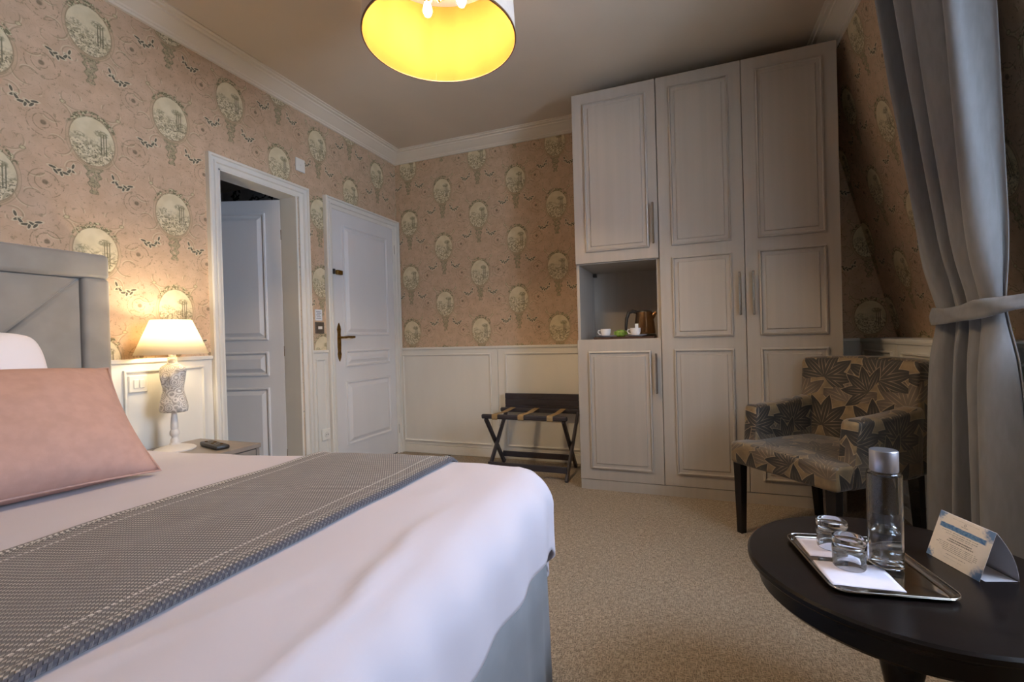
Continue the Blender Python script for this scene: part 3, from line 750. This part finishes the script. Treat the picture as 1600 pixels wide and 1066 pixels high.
# draped bedding
TX0, TX1, TY0, TY1, TR0, TRY, TZ0 = -2.40, -.493, -.25, 1.285, .115, .065, .575
def drape(x, y, off=0.0, amp=1.0):
    """map a flat cloth point to the rounded bed top"""
    dx = x-TX1 if x > TX1 else 0.0
    dy = (y-TY1) if y > TY1 else ((y-TY0) if y < TY0 else 0.0)
    bx, by = min(x, TX1), min(max(y, TY0), TY1)
    d0 = math.hypot(dx, dy); d = max(abs(dx), abs(dy)) + .36*min(abs(dx), abs(dy)); TR = (abs(dx)*TR0+abs(dy)*TRY)/(abs(dx)+abs(dy)) if d0 > 0 else TR0; R = TR+off; rise = (min(x, -.6)+2.4)*.034
    nx = noise.noise((x*3.1, y*2.3, 1.7)); n2 = noise.noise((x*9, y*7, 4.2)); n3 = noise.noise((x*1.3+5, y*1.1, 9))
    puff = amp*(.010*n3 + .006*nx + .0025*n2)
    # long soft creases near the foot
    puff += amp*.007*math.exp(-((x+.487+.09*(y-.62)+.012*n2*3)/.016)**2)*max(0, min(1, (1.0-y)*3))
    puff -= amp*.004*math.exp(-((x+.455+.09*(y-.62))/.02)**2)*max(0, min(1, (1.0-y)*3))
    puff += amp*.003*math.exp(-((x+.66-.3*(y-.4))/.02)**2)*max(0, min(1, (.7-y)*3))
    if d < 1e-9: return Vector((x, y, TZ0+off+puff + rise))
    ux, uy = dx/d0, dy/d0
    al = d/TR
    if al < PI/2:
        h = R*math.sin(al); z = TZ0-TR+R*math.cos(al)
    else: h = R; z = TZ0-TR-(d-TR*PI/2)
    k = min(1, al/(PI/2))
    # fold ripples on the hanging part, stronger at the corner
    cornr = 4*abs(ux*uy)
    sg = -1 if dy < 0 else 1; s = by + sg*(abs(math.atan2(dy, dx))*.2 + (TX1-bx))
    rip = k*(.006*math.sin(s*34+nx*3) + .004*n2 + cornr*.006*math.sin(math.atan2(dy, dx)*11))
    h += rip*amp + .005*k*nx*amp
    return Vector((bx+ux*h, by+uy*h, z + puff*(1-k) + rise))
OV = .295
def du(u, v): return drape(TX0 + (TX1+OV-TX0)*u, TY0-OV + (TY1-TY0+2*OV)*v)
bm = grid(bmn(), du, 190, 170); bmesh.ops.reverse_faces(bm, faces=bm.faces); bm.normal_update()
if sum(f.normal.z for f in bm.faces) < 0: bmesh.ops.reverse_faces(bm, faces=bm.faces)
tag(obj('duvet', bm, 'duvet', smooth=180, solid=.012), 'smooth white duvet spread over the whole bed', 'duvet')
bm = bmn(); ul = bm.loops.layers.uv.verify(); nu_, nv_ = 44, 150
vv_ = [[None]*(nv_+1) for _ in range(nu_+1)]
for i in range(nu_+1):
    for j in range(nv_+1):
        u, v = i/nu_, j/nv_
        x = -1.252 + .542*u + .008*math.sin(v*9); y = -.40 + 1.86*v
        eg = min(u, 1-u)*.542
        vv_[i][j] = bm.verts.new(drape(x, y, .010+.004*min(1, eg/.02) + (.004 if .01 < eg < .03 else 0)))
for i in range(nu_):
    for j in range(nv_):
        f = bm.faces.new((vv_[i][j], vv_[i+1][j], vv_[i+1][j+1], vv_[i][j+1]))
        for l, (a, b) in zip(f.loops, ((i, j), (i+1, j), (i+1, j+1), (i, j+1))): l[ul].uv = (.542*a/nu_, 1.8*b/nv_)
tag(obj('bed_throw', bm, 'throw', smooth=180, solid=.009), 'grey woven bed throw laid across the white duvet', 'throw')

def cushion(w, h, t, nx=40, ny=34, ear=.10, seed=0.0, rnd=0.0):
    bm = bmn(); vs = {}
    for s in (1, -1):
        for i in range(nx+1):
            for j in range(ny+1):
                a, b = 2*i/nx-1, 2*j/ny-1
                pa = a*(1-ear*(1-abs(b)**2.2)*abs(a)**3*.6); pb = b*(1-ear*(1-abs(a)**2.2)*abs(b)**3*.6)
                th = ((1-abs(a)**2.6)*(1-abs(b)**2.6))**.55
                rn = 1-rnd*(abs(a*b))**4; pa *= rn; pb *= rn
                wr = .006*noise.noise((a*3+seed, b*3, s*2.0)) + .010*noise.noise((a*1.2+seed, b*1.1, 7+s))
                edge = i in (0, nx) or j in (0, ny)
                if edge and s == -1: vs[s, i, j] = vs[1, i, j]
                else: vs[s, i, j] = bm.verts.new((pa*w/2, pb*h/2, 0 if edge else s*(t/2*th + wr*th)))
        for i in range(nx):
            for j in range(ny):
                q = [vs[s, i, j], vs[s, i+1, j], vs[s, i+1, j+1], vs[s, i, j+1]]
                bm.faces.new(q if s == 1 else q[::-1])
    return bm
def frame(c, W, U):
    W = Vector(W).normalized(); U = Vector(U); U = (U-W*U.dot(W)).normalized(); N = W.cross(U)
    return Matrix(((W.x, U.x, N.x, c[0]), (W.y, U.y, N.y, c[1]), (W.z, U.z, N.z, c[2]), (0, 0, 0, 1)))
CF = frame((-1.852, .690, .783), (.14, .99, -.005), (-.72, .12, .68))
bm = cushion(.70, .485, .22, seed=3); bm.transform(CF)
pk = thing('throw_cushion', 'blush pink cushion leaning on the white pillow', 'cushion', (-1.75, .70, .62))
obj('cushion_body', bm, 'pink', pk, smooth=180)
bm = bmn(); F4 = CF; pts = []
for i in range(120):
    a_ = i/30 % 1*2-1; sd = i//30
    a, b = ((a_, -1), (1, a_), (-a_, 1), (-1, -a_))[sd]
    pa = a*(1-.10*(1-abs(b)**2.2)*abs(a)**3*.6); pb = b*(1-.10*(1-abs(a)**2.2)*abs(b)**3*.6)
    pts.append(F4 @ Vector((pa*.351, pb*.2435, 0)))
tube(bm, pts+[pts[0]], .0035, 6, caps=False); obj('piping', bm, 'pink', pk, smooth=180)
bm = cushion(.68, .50, .22, ear=.05, seed=11, rnd=.13); bm.transform(frame((-2.205, .672, .855), (.03, .999, .01), (-.30, .0, .95)))
tag(obj('bed_pillow', bm, 'pillow', smooth=180), 'white bed pillow propped against the grey headboard', 'pillow')

# ------------------------------------------------------------------ nightstand and bedside lamp
NS = .520
t = thing('nightstand', 'taupe bedside table with one drawer, next to the bed', 'nightstand', (-2.27, 1.55, 0))
obj('top', B(XL+.022, -2.045, 1.366, 1.755, NS-.022, NS, bev=.003), 'taupe', t)
for y0, y1 in ((1.370, 1.388), (1.730, 1.748)): obj('side_panel', B(XL+.024, -2.052, y0, y1, .05, NS-.022), 'taupe', t)
obj('back_panel', B(XL+.024, XL+.034, 1.388, 1.730, .10, NS-.022), 'taupe', t); obj('shelf', B(XL+.034, -2.056, 1.388, 1.730, .12, .138), 'taupe', t)
dr = obj('drawer', B(-2.40, -2.050, 1.391, 1.727, NS-.17, NS-.026, bev=.002), 'taupe', t)
obj('knob', B(-2.050, -2.034, 1.540, 1.560, NS-.105, NS-.085, bev=.004), 'steel', dr)
for lx in (XL+.04, -2.07):
    for ly in (1.379, 1.739): obj('foot', B(lx-.012, lx+.012, ly-.009, ly+.009, 0, .05), 'taupe', t)
t = thing('remote_control', 'flat black remote control lying on the nightstand', 'remote control', (-2.20, 1.62, NS), math.radians(-17))
obj('case', B(-.105, .105, -.030, .030, .001, .020, bev=.006, seg=2), 'black', t, world=False, smooth=40)
for i in range(6):
    for j in range(2): obj('button', B(-.08+i*.027, -.068+i*.027, -.016+j*.020, -.004+j*.020, .0195, .0222, bev=.001), 'greyplate' if (i+j) % 3 else 'gold', t, world=False)
LX, LY = -2.342, 1.525
t = thing('bedside_lamp', 'white table lamp shaped like a printed tailor\'s bust, lit', 'lamp', (LX, LY, NS))
lc = (LX, LY, NS)
obj('base', lathe(bmn(), [(.085, 0), (.087, .006), (.080, .012), (.045, .022), (.024, .028), (.020, .036), (0, .036)], 36, lc), 'lampwhite', t, smooth=45)
obj('stem', lathe(bmn(), [(.017, .036), (.018, .050), (.014, .058), (.013, .066), (.019, .072), (.021, .084), (.018, .096), (.014, .100), (.016, .106), (.016, .116), (.014, .15), (.011, .176), (.013, .188)], 24, lc), 'lampwhite', t, smooth=60)
bm = bmn(); prof = [(.0, .182, .6), (.052, .183, .66), (.062, .186, .70), (.066, .200, .72), (.064, .226, .72), (.056, .255, .72), (.048, .285, .72), (.047, .302, .74), (.050, .322, .78), (.054, .345, .82), (.057, .360, .78), (.062, .378, .62), (.064, .390, .55), (.058, .402, .52), (.038, .412, .60), (.023, .420, .85), (.020, .432, 1), (.019, .450, 1), (.0, .451, 1)]
rings = []
ca, sa = math.cos(.30), math.sin(.30)
for r_, z_, q_ in prof:
    rr_ = []
    for i in range(36):
        a = 2*PI*i/36; x_, y_ = r_*math.cos(a), r_*q_*math.sin(a)
        if .32 < z_ < .375 and y_ < 0: y_ *= 1+.25*math.exp(-((abs(x_)-.025)/.016)**2)
        rr_.append(bm.verts.new((LX + x_*ca*.934 - y_*.356 + 0, LY + x_*.356 + y_*.934, NS+z_)))
    rings.append(rr_)
for a, b in zip(rings, rings[1:]):
    for i in range(36): bm.faces.new((a[i], a[(i+1) % 36], b[(i+1) % 36], b[i]))
bmesh.ops.remove_doubles(bm, verts=bm.verts, dist=1e-5); bmesh.ops.recalc_face_normals(bm, faces=bm.faces)
obj('bust', bm, 'bust', t, smooth=180, label='tailor\'s bust with grey floral print')
obj('shade', lathe(bmn(), [(.150, .463), (.084, .628)], 64, lc, caps=False), 'shade', t, smooth=180, solid=.0015, label='cream conical lamp shade')
obj('socket', lathe(bmn(), [(.015, .451), (.015, .49), (0, .491)], 16, lc), 'lampwhite', t, smooth=40)
obj('bulb', lathe(bmn(), [(.012, .491), (.024, .52), (.026, .535), (.018, .555), (0, .562)], 20, lc), 'bulb2', t, smooth=60)
ld = bpy.data.lights.new('bedside_light', 'POINT'); ld.energy = BED_W; ld.color = (1, .84, .58); ld.shadow_soft_size = .028
lo = bpy.data.objects.new('bedside_light', ld); COL.objects.link(lo); lo.location = (LX, LY, NS+.585)

# ------------------------------------------------------------------ ceiling lamp
CX, CY, CZ = -.893, 1.639, 2.20
t = thing('ceiling_lamp', 'round drum ceiling lamp with off-white shade and glowing gold lining', 'ceiling lamp', (CX, CY, ZCE))
cc = (CX, CY, CZ)
obj('shade', lathe(bmn(), [(.298, 0), (.285, .33)], 72, cc, caps=False), 'shadecloth', t, smooth=180)
obj('lining', lathe(bmn(), [(.2955, 0.0005), (.2825, .3295)], 72, cc, caps=False), 'gold', t, smooth=180, label='glowing gold inner lining')
obj('rim', lathe(bmn(), [(.2945, .0), (.2945, -.003), (.2995, -.003), (.2995, .004)], 72, cc, caps=False), 'rim', t, smooth=40)
obj('seam', B(-.0009, .0009, -.0006, .0006, 0, .32, mat4=Matrix.Translation((CX-.16, CY+.2462, CZ)) @ Matrix.Rotation(math.radians(-2), 4, 'X')), 'rim', t)
obj('canopy', lathe(bmn(), [(.06, ZCE-CZ), (.06, ZCE-CZ-.02), (.03, ZCE-CZ-.035), (0, ZCE-CZ-.036)], 32, cc), 'brass', t, smooth=40)
obj('rod', lathe(bmn(), [(.008, .20), (.008, ZCE-CZ-.03)], 12, cc), 'brass', t, smooth=60)
obj('hub', lathe(bmn(), [(0, .168), (.012, .170), (.04, .182), (.045, .195), (.03, .215), (.01, .225)], 32, cc), 'brass', t, smooth=60)
obj('finial', lathe(bmn(), [(0, .148), (.007, .152), (.007, .160), (.004, .168)], 12, cc), 'brass', t, smooth=60)
for i in range(3):
    a = .55 + i*2*PI/3; ux, uy = math.cos(a), math.sin(a)
    ar = obj('arm', tube(bmn(), [(CX+ux*.03, CY+uy*.03, CZ+.20), (CX+ux*.06, CY+uy*.06, CZ+.188), (CX+ux*.088, CY+uy*.088, CZ+.197)], .006, 8), 'brass', t, smooth=60)
    bc = (CX+ux*.088, CY+uy*.088, CZ)
    obj('bulb_holder', lathe(bmn(), [(.013, .195), (.013, .225), (0, .226)], 12, bc), 'brass', ar, smooth=40)
    obj('bulb', lathe(bmn(), [(0, .135), (.012, .145), (.019, .162), (.014, .182), (.010, .195)], 16, bc), 'bulb', ar, smooth=60)

# ------------------------------------------------------------------ armchair
CHX, CHY, CHR = .580, 2.605, math.radians(-49.1)
ch = thing('armchair', 'armchair in dark floral velvet with black tapered legs', 'armchair', (CHX, CHY, 0), CHR)
def chuv(c, n):
    ax = max(range(3), key=lambda i: abs(n[i]))
    if ax == 0: return (c.y+.07, c.z)
    if ax == 1: return (c.x+.02, c.z+.02)
    return (c.x+.02, c.y-.02)
def soft(x0, x1, y0, y1, z0, z1, bev, fn=None, cuts=8):
    bm = bmn(); box(bm, x0, x1, y0, y1, z0, z1, bev=bev, seg=4)
    bmesh.ops.subdivide_edges(bm, edges=[e for e in bm.edges if e.calc_length() > .06], cuts=cuts, use_grid_fill=True)
    if fn:
        for v in bm.verts: v.co = fn(v.co)
    return bm
HW, HD = .28, .30
def seat_fn(c):
    k = max(0, 1-(c.x/.26)**2)*max(0, 1-((c.y+.03)/.29)**2)
    return Vector((c.x, c.y, c.z + (.022*k if c.z > .42 else 0)))
obj('seat', soft(-HW+.004, HW-.004, -HD, HD-.10, .352, .462, .022, seat_fn), 'floral', ch, world=False, smooth=60, uvf=chuv)
def back_fn(c):
    k = (c.z-.36)/.52
    return Vector((c.x*(1+.03*k), c.y + .045*max(0, k)**1.2 - .02*(1-(c.x/.28)**2)*max(0, k)*-1*.6, c.z + .012*(1-(c.x/.28)**2)*max(0, k)))
obj('backrest', soft(-HW, HW, HD-.115, HD-.005, .352, .868, .028, back_fn), 'floral', ch, world=False, smooth=60, uvf=chuv)
for s in (-1, 1):
    def arm_fn(c):
        k = (c.z-.36)/.285; fy = (HD-.06-c.y)/.45
        return Vector((c.x + s*.012*max(0, k)*max(0, 1-fy*.2), c.y + .035*max(0, k)*fy, c.z + (.030*(1-fy)**2 if c.z > .55 else 0)))
    x0, x1 = (HW-.082, HW+.004) if s > 0 else (-HW-.004, -HW+.082)
    obj('armrest', soft(x0, x1, -HD+.085, HD-.06, .350, .640, .026, arm_fn), 'floral', ch, world=False, smooth=60, uvf=chuv)
for sx_ in (-1, 1):
    for y_, dy in ((-HD+.035, 0), (HD-.045, .03)):
        bm = bmn(); x_ = sx_*(HW-.04); rows = []
        for z_, w_ in ((.0, .015), (.36, .022)):
            k = 1-z_/.36
            rows.append([bm.verts.new((x_+a*w_, y_+dy*k+b*w_, z_)) for a, b in ((-1, -1), (1, -1), (1, 1), (-1, 1))])
        for i in range(4): bm.faces.new((rows[0][i], rows[0][(i+1) % 4], rows[1][(i+1) % 4], rows[1][i]))
        bm.faces.new(rows[0][::-1]); bm.faces.new(rows[1])
        obj('leg', bm, 'blackwood', ch, world=False)
# piping along the armchair edges
for s in (-1, 1):
    obj('piping', tube(bmn(), [(s*(HW-.02), HD-.105+.045*max(0, (z-.36)/.52)**1.2, z) for z in [.62+.03*i for i in range(8)]], .004, 6), 'floral', ch, world=False, smooth=180, uvf=chuv)

# ------------------------------------------------------------------ round table and what stands on it
TBX, TBY, TBR, TBZ = .434, 1.30, .310, .470
t = thing('round_side_table', 'round black pedestal side table in front of the armchair', 'table', (TBX, TBY, 0))
tc = (TBX, TBY, 0)
obj('table_top', lathe(bmn(), [(0, TBZ-.020), (TBR-.006, TBZ-.020), (TBR, TBZ-.014), (TBR, TBZ-.005), (TBR-.005, TBZ), (0, TBZ)], 96, tc), 'blackwood', t, smooth=35)
obj('apron', lathe(bmn(), [(0, TBZ-.075), (TBR-.035, TBZ-.075), (TBR-.025, TBZ-.065), (TBR-.025, TBZ-.032), (TBR-.014, TBZ-.026), (TBR-.014, TBZ-.020), (0, TBZ-.020)], 96, tc), 'blackwood', t, smooth=35)
obj('pedestal', lathe(bmn(), [(.050, .10), (.040, .12), (.022, .14), (.020, .16), (.034, .20), (.042, .245), (.036, .29), (.022, .32), (.020, .335), (.030, .345), (.024, .355), (.040, .375), (.055, .395)], 40, tc), 'blackwood', t, smooth=60)
obj('pedestal_base', lathe(bmn(), [(0, .06), (.055, .06), (.06, .075), (.05, .10), (0, .10)], 40, tc), 'blackwood', t, smooth=50)
for i in range(4):
    a = .4+i*PI/2; ux, uy = math.cos(a), math.sin(a)
    obj('foot', tube(bmn(), [(TBX+ux*.03, TBY+uy*.03, .085), (TBX+ux*.11, TBY+uy*.11, .075), (TBX+ux*.18, TBY+uy*.18, .035), (TBX+ux*.22, TBY+uy*.22, .014)], [.022, .020, .016, .014], 12), 'blackwood', t, smooth=60)
# silver tray
TA = math.radians(9); TRX, TRY = .358, 1.282
t = thing('serving_tray', 'rectangular silver serving tray on the round black table', 'tray', (TRX, TRY, TBZ), TA)
def rrect(w, d, r, n=6):
    p = []
    for cx, cy, a0 in ((w-r, d-r, 0), (-w+r, d-r, PI/2), (-w+r, -d+r, PI), (w-r, -d+r, 1.5*PI)):
        p += [(cx+r*math.cos(a0+i*PI/2/n), cy+r*math.sin(a0+i*PI/2/n)) for i in range(n+1)]
    return p
bm = bmn(); prev = None
TPF = ((.0, .001), (.003, .0005), (.010, .006), (.012, .0075), (.018, .0080), (.020, .0095), (.021, .0085), (.0185, .0065), (.0125, .0055), (.011, .004), (.004, .002), (.0, .0025))
for k, (o_, z_) in enumerate(TPF):
    ring = [bm.verts.new((x, y, z_)) for x, y in rrect(.097+o_, .124+o_, .012+o_)]
    if prev:
        for i in range(len(ring)): bm.faces.new((prev[i], prev[(i+1) % len(ring)], ring[(i+1) % len(ring)], ring[i]))
    else: bm.faces.new(ring[::-1])
    prev = ring
bm.faces.new(prev)
obj('tray_body', bm, 'silver', t, world=False, smooth=50)
obj('beaded_rim', tube(bmn(), [(x, y, .0098) for x, y in rrect(.097+.0195, .124+.0195, .0315)]+[(rrect(.1165, .1435, .0315)[0][0], rrect(.1165, .1435, .0315)[0][1], .0098)], .0016, 6, caps=False), 'silver', t, world=False, smooth=180)
NZ2 = TBZ+.0030
def napkin(name, lab, c, w, d, a, amp):
    ca_, sa_ = math.cos(a), math.sin(a)
    def fn(u, v):
        x, y = (u-.5)*w, (v-.5)*d
        z = amp*max(0, noise.noise((u*3, v*4+a, 3)))*(.2+abs(u-.5))
        return (c[0]+x*ca_-y*sa_, c[1]+x*sa_+y*ca_, NZ2+z+.0006)
    bm = grid(bmn(), fn, 14, 14); bm.normal_update()
    tag(obj(name, bm, 'paper_n', smooth=180, solid=.0004), lab, 'napkin', 'paper napkins on the tray')
napkin('paper_napkin', 'white paper napkin under the glass away from the bottle', (.312, 1.352), .122, .105, math.radians(6), .003)
napkin('paper_napkin', 'white paper napkin under the glass next to the bottle', (.330, 1.222), .135, .112, math.radians(5), .003)
def tumbler(c, lab):
    r = .0325; h = .066
    pr = [(r*.97, 0), (r, .002), (r, .020), (r*1.02, .045), (r*1.03, h-.004), (r*.98, h), (r*.55, h-.001), (0, h-.004),
          ]
    inn = [(0, h-.017), (r*.7, h-.017), (r*.91, h-.022), (r*.94, .03), (r*.945, .002), (r*.97, 0)]
    bm = lathe(bmn(), pr+inn, 40, c, caps=False); bmesh.ops.recalc_face_normals(bm, faces=bm.faces)
    tag(obj('drinking_glass', bm, 'glass', smooth=60), lab, 'glass', 'upturned glasses on the tray')
tumbler((.318, 1.362, NZ2+.0022), 'upturned clear tumbler on the napkin away from the bottle')
tumbler((.327, 1.262, NZ2+.0022), 'upturned clear tumbler on the napkin next to the bottle')
bx, by, bz = .405, 1.290, NZ2
t = thing('water_bottle', 'clear glass water bottle with a silver cap on the tray', 'bottle', (bx, by, bz))
R_ = .0335
bm = lathe(bmn(), [(0, .0), (R_*.85, 0), (R_, .004), (R_, .208), (R_*.97, .213), (R_*.72, .216), (R_*.72, .222), (R_*.66, .222), (R_*.66, .214), (R_*.94, .209), (R_*.95, .010), (R_*.7, .006), (0, .006)], 48, (bx, by, bz+.001), caps=False)
bmesh.ops.recalc_face_normals(bm, faces=bm.faces); obj('bottle_glass', bm, 'glass', t, smooth=50)
bm = lathe(bmn(), [(0, .0065), (R_*.69, .0065), (R_*.935, .0125), (R_*.945, .082), (0, .082)], 48, (bx, by, bz+.001), caps=False); bmesh.ops.recalc_face_normals(bm, faces=bm.faces)
obj('water', bm, 'water', t, smooth=50)
obj('cap', lathe(bmn(), [(.0265, .217), (.0270, .219), (.0270, .262), (.0255, .2645), (0, .2645)], 40, (bx, by, bz+.001)), 'alu', t, smooth=35, label='satin silver bottle cap')
bm = bmn(); a0 = math.atan2(-by, -bx)-.28
def onb(a, z): return (bx+(R_+.0003)*math.cos(a0+a), by+(R_+.0003)*math.sin(a0+a), bz+z)
tube(bm, [onb(.16*math.cos(q*PI/12), .152+.0052*math.sin(q*PI/12)) for q in range(25)], .0005, 5)
for q in range(7): tube(bm, [onb(-.40+q*.135, .139), onb(-.40+q*.135+.05, .1425 if q % 2 else .139), onb(-.40+q*.135+.05, .139 if q % 3 else .1425)], .0004, 4)
obj('etched_logo', bm, 'mark', t)
# folded card
A_, B_, Cc = Vector((.520, 1.401, TBZ)), Vector((.561, 1.271, TBZ)), Vector((.646, 1.304, TBZ))
W_ = (B_-A_); D_ = Vector((Cc.x-B_.x, Cc.y-B_.y, 0)); Wn = W_.normalized(); D_ = (D_ - Wn*D_.dot(Wn)); D_ = D_.normalized()*.080
tp = D_*.46 + Vector((0, 0, .104)); th_ = D_.normalized()*.0008
t = thing('tent_card', 'folded white tent card with blue watercolour print on the black table', 'card', A_ + W_*.5 + D_*.5)
z1 = Vector((0, 0, .0008))
def sheet(p, q, r_, s_, n, uv=True):
    bm = bmn(); ul = bm.loops.layers.uv.verify()
    f = [bm.verts.new(v) for v in (p, q, r_, s_)]; g = [bm.verts.new(v+n) for v in (p, q, r_, s_)]
    fs = [bm.faces.new(f), bm.faces.new(g[::-1])]+[bm.faces.new((f[i], g[i], g[(i+1) % 4], f[(i+1) % 4])) for i in range(4)]
    for l, c_ in zip(fs[0].loops, ((0, 0), (1, 0), (1, 1), (0, 1))): l[ul].uv = c_
    for l in fs[1].loops: l[ul].uv = (.06, .5)
    for fq in fs[2:]:
        for l in fq.loops: l[ul].uv = (.06, .5)
    return bm
obj('printed_face', sheet(A_+z1, B_+z1, B_+tp, A_+tp, th_), 'card', t)
bm = bmn(); N = 10                                            # gently bowed rear leaf
rows = []
for i in range(N+1):
    k = i/N; p = tp*(1-k) + (D_+z1)*k + D_.normalized()*.010*math.sin(k*PI) + D_.normalized()*.001
    rows.append([bm.verts.new(A_+p), bm.verts.new(B_+p)])
for a, b in zip(rows, rows[1:]): bm.faces.new((a[0], a[1], b[1], b[0]))
obj('rear_leaf', bm, 'cardback', t, smooth=180, solid=.0008)
obj('base_flap', sheet(A_+D_*.15+z1, B_+D_*.15+z1, B_+D_*.97+z1, A_+D_*.97+z1, Vector((0, 0, .0007))), 'cardback', t)

# ------------------------------------------------------------------ curtain
def interp(z, tb):
    for (a, va), (b, vb) in zip(tb, tb[1:]):
        if a <= z <= b:
            k = (z-a)/(b-a); return va+(vb-va)*k
    return tb[-1][1] if z > tb[-1][0] else tb[0][1]
TXc = [(0, .945), (.9, .950), (1.07, .955), (1.25, .930), (2.0, .845), (2.62, .770)]
TYL = [(0, 2.435), (.9, 2.425), (1.07, 2.405), (1.25, 2.43), (2.0, 2.46), (2.62, 2.44)]
TYR = [(0, 1.87), (.9, 1.945), (1.07, 1.985), (1.25, 1.955), (2.0, 1.86), (2.62, 1.80)]
TAm = [(0, .062), (.8, .042), (1.07, .028), (1.35, .040), (2.0, .050), (2.62, .055)]
cu = thing('curtain', 'long grey window curtain gathered with a tieback beside the armchair', 'curtain', (.945, 2.15, 0))
def cfold(u, z):
    w = u + .025*math.sin(u*9+z*1.3)
    p = w*4.3 + .12 + .05*math.sin(z*1.7)
    a = math.sin(p*2*PI); f = math.copysign(abs(a)**.7, a)*(1 + .25*math.sin(p*1.3+1))
    return f + .22*math.sin(w*2*PI*9.1+z*.9)
def cfn(u, v):
    z = .012 + 2.60*v
    yl, yr, xc, am = interp(z, TYL), interp(z, TYR), interp(z, TXc), interp(z, TAm)
    y = yl+(yr-yl)*(u + .055*math.sin((u*4.3+.12)*2*PI+2.4))
    sgn = 1-math.exp(-((z-1.07)/.12)**2)*.45
    return (xc + am*sgn*cfold(u, z), y, z)
bm = grid(bmn(), cfn, 110, 90)
obj('cloth', bm, 'curtain', cu, smooth=180, solid=.003)
bm = bmn(); ring = []
NB = 70
BP = [(1.0, 2.37, 1.06), (.975, 2.406, 1.058), (.945, 2.414, 1.056), (.912, 2.37, 1.056), (.895, 2.26, 1.054), (.892, 2.14, 1.058), (.900, 2.04, 1.068), (.930, 1.975, 1.078), (.99, 1.91, 1.090), (1.08, 1.85, 1.096), (1.185, 1.79, 1.10)]
def band(s, v):
    """tieback: wraps the gathered curtain, then runs out to the hook on the wall"""
    t = s*(len(BP)-1); i = min(int(t), len(BP)-2); k = t-i
    p = [BP[max(0, min(len(BP)-1, i+d))] for d in (-1, 0, 1, 2)]
    q = [.5*(2*p[1][c] + (p[2][c]-p[0][c])*k + (2*p[0][c]-5*p[1][c]+4*p[2][c]-p[3][c])*k*k + (3*p[1][c]-p[0][c]-3*p[2][c]+p[3][c])*k**3) for c in range(3)]
    hh = .064*(1-.45*max(0, (s-.5)/.5)); w = v-.5
    return (q[0]+.006*math.sin(s*30+v*5), q[1], q[2]+w*hh*(1-.12*math.sin(s*17)))
obj('tieback', grid(bm, band, NB, 4), 'curtain', cu, smooth=180, solid=.005, label='grey cloth tieback')
obj('tieback_hook', lathe(bmn(), [(.006, 0), (.006, .03), (.012, .034), (0, .038)], 12, (1.190, 1.785, 1.075)), 'brass', cu, smooth=40)
obj('curtain_track', B(.755, .790, 1.72, 2.52, 2.605, 2.634, bev=.004), 'white', cu)
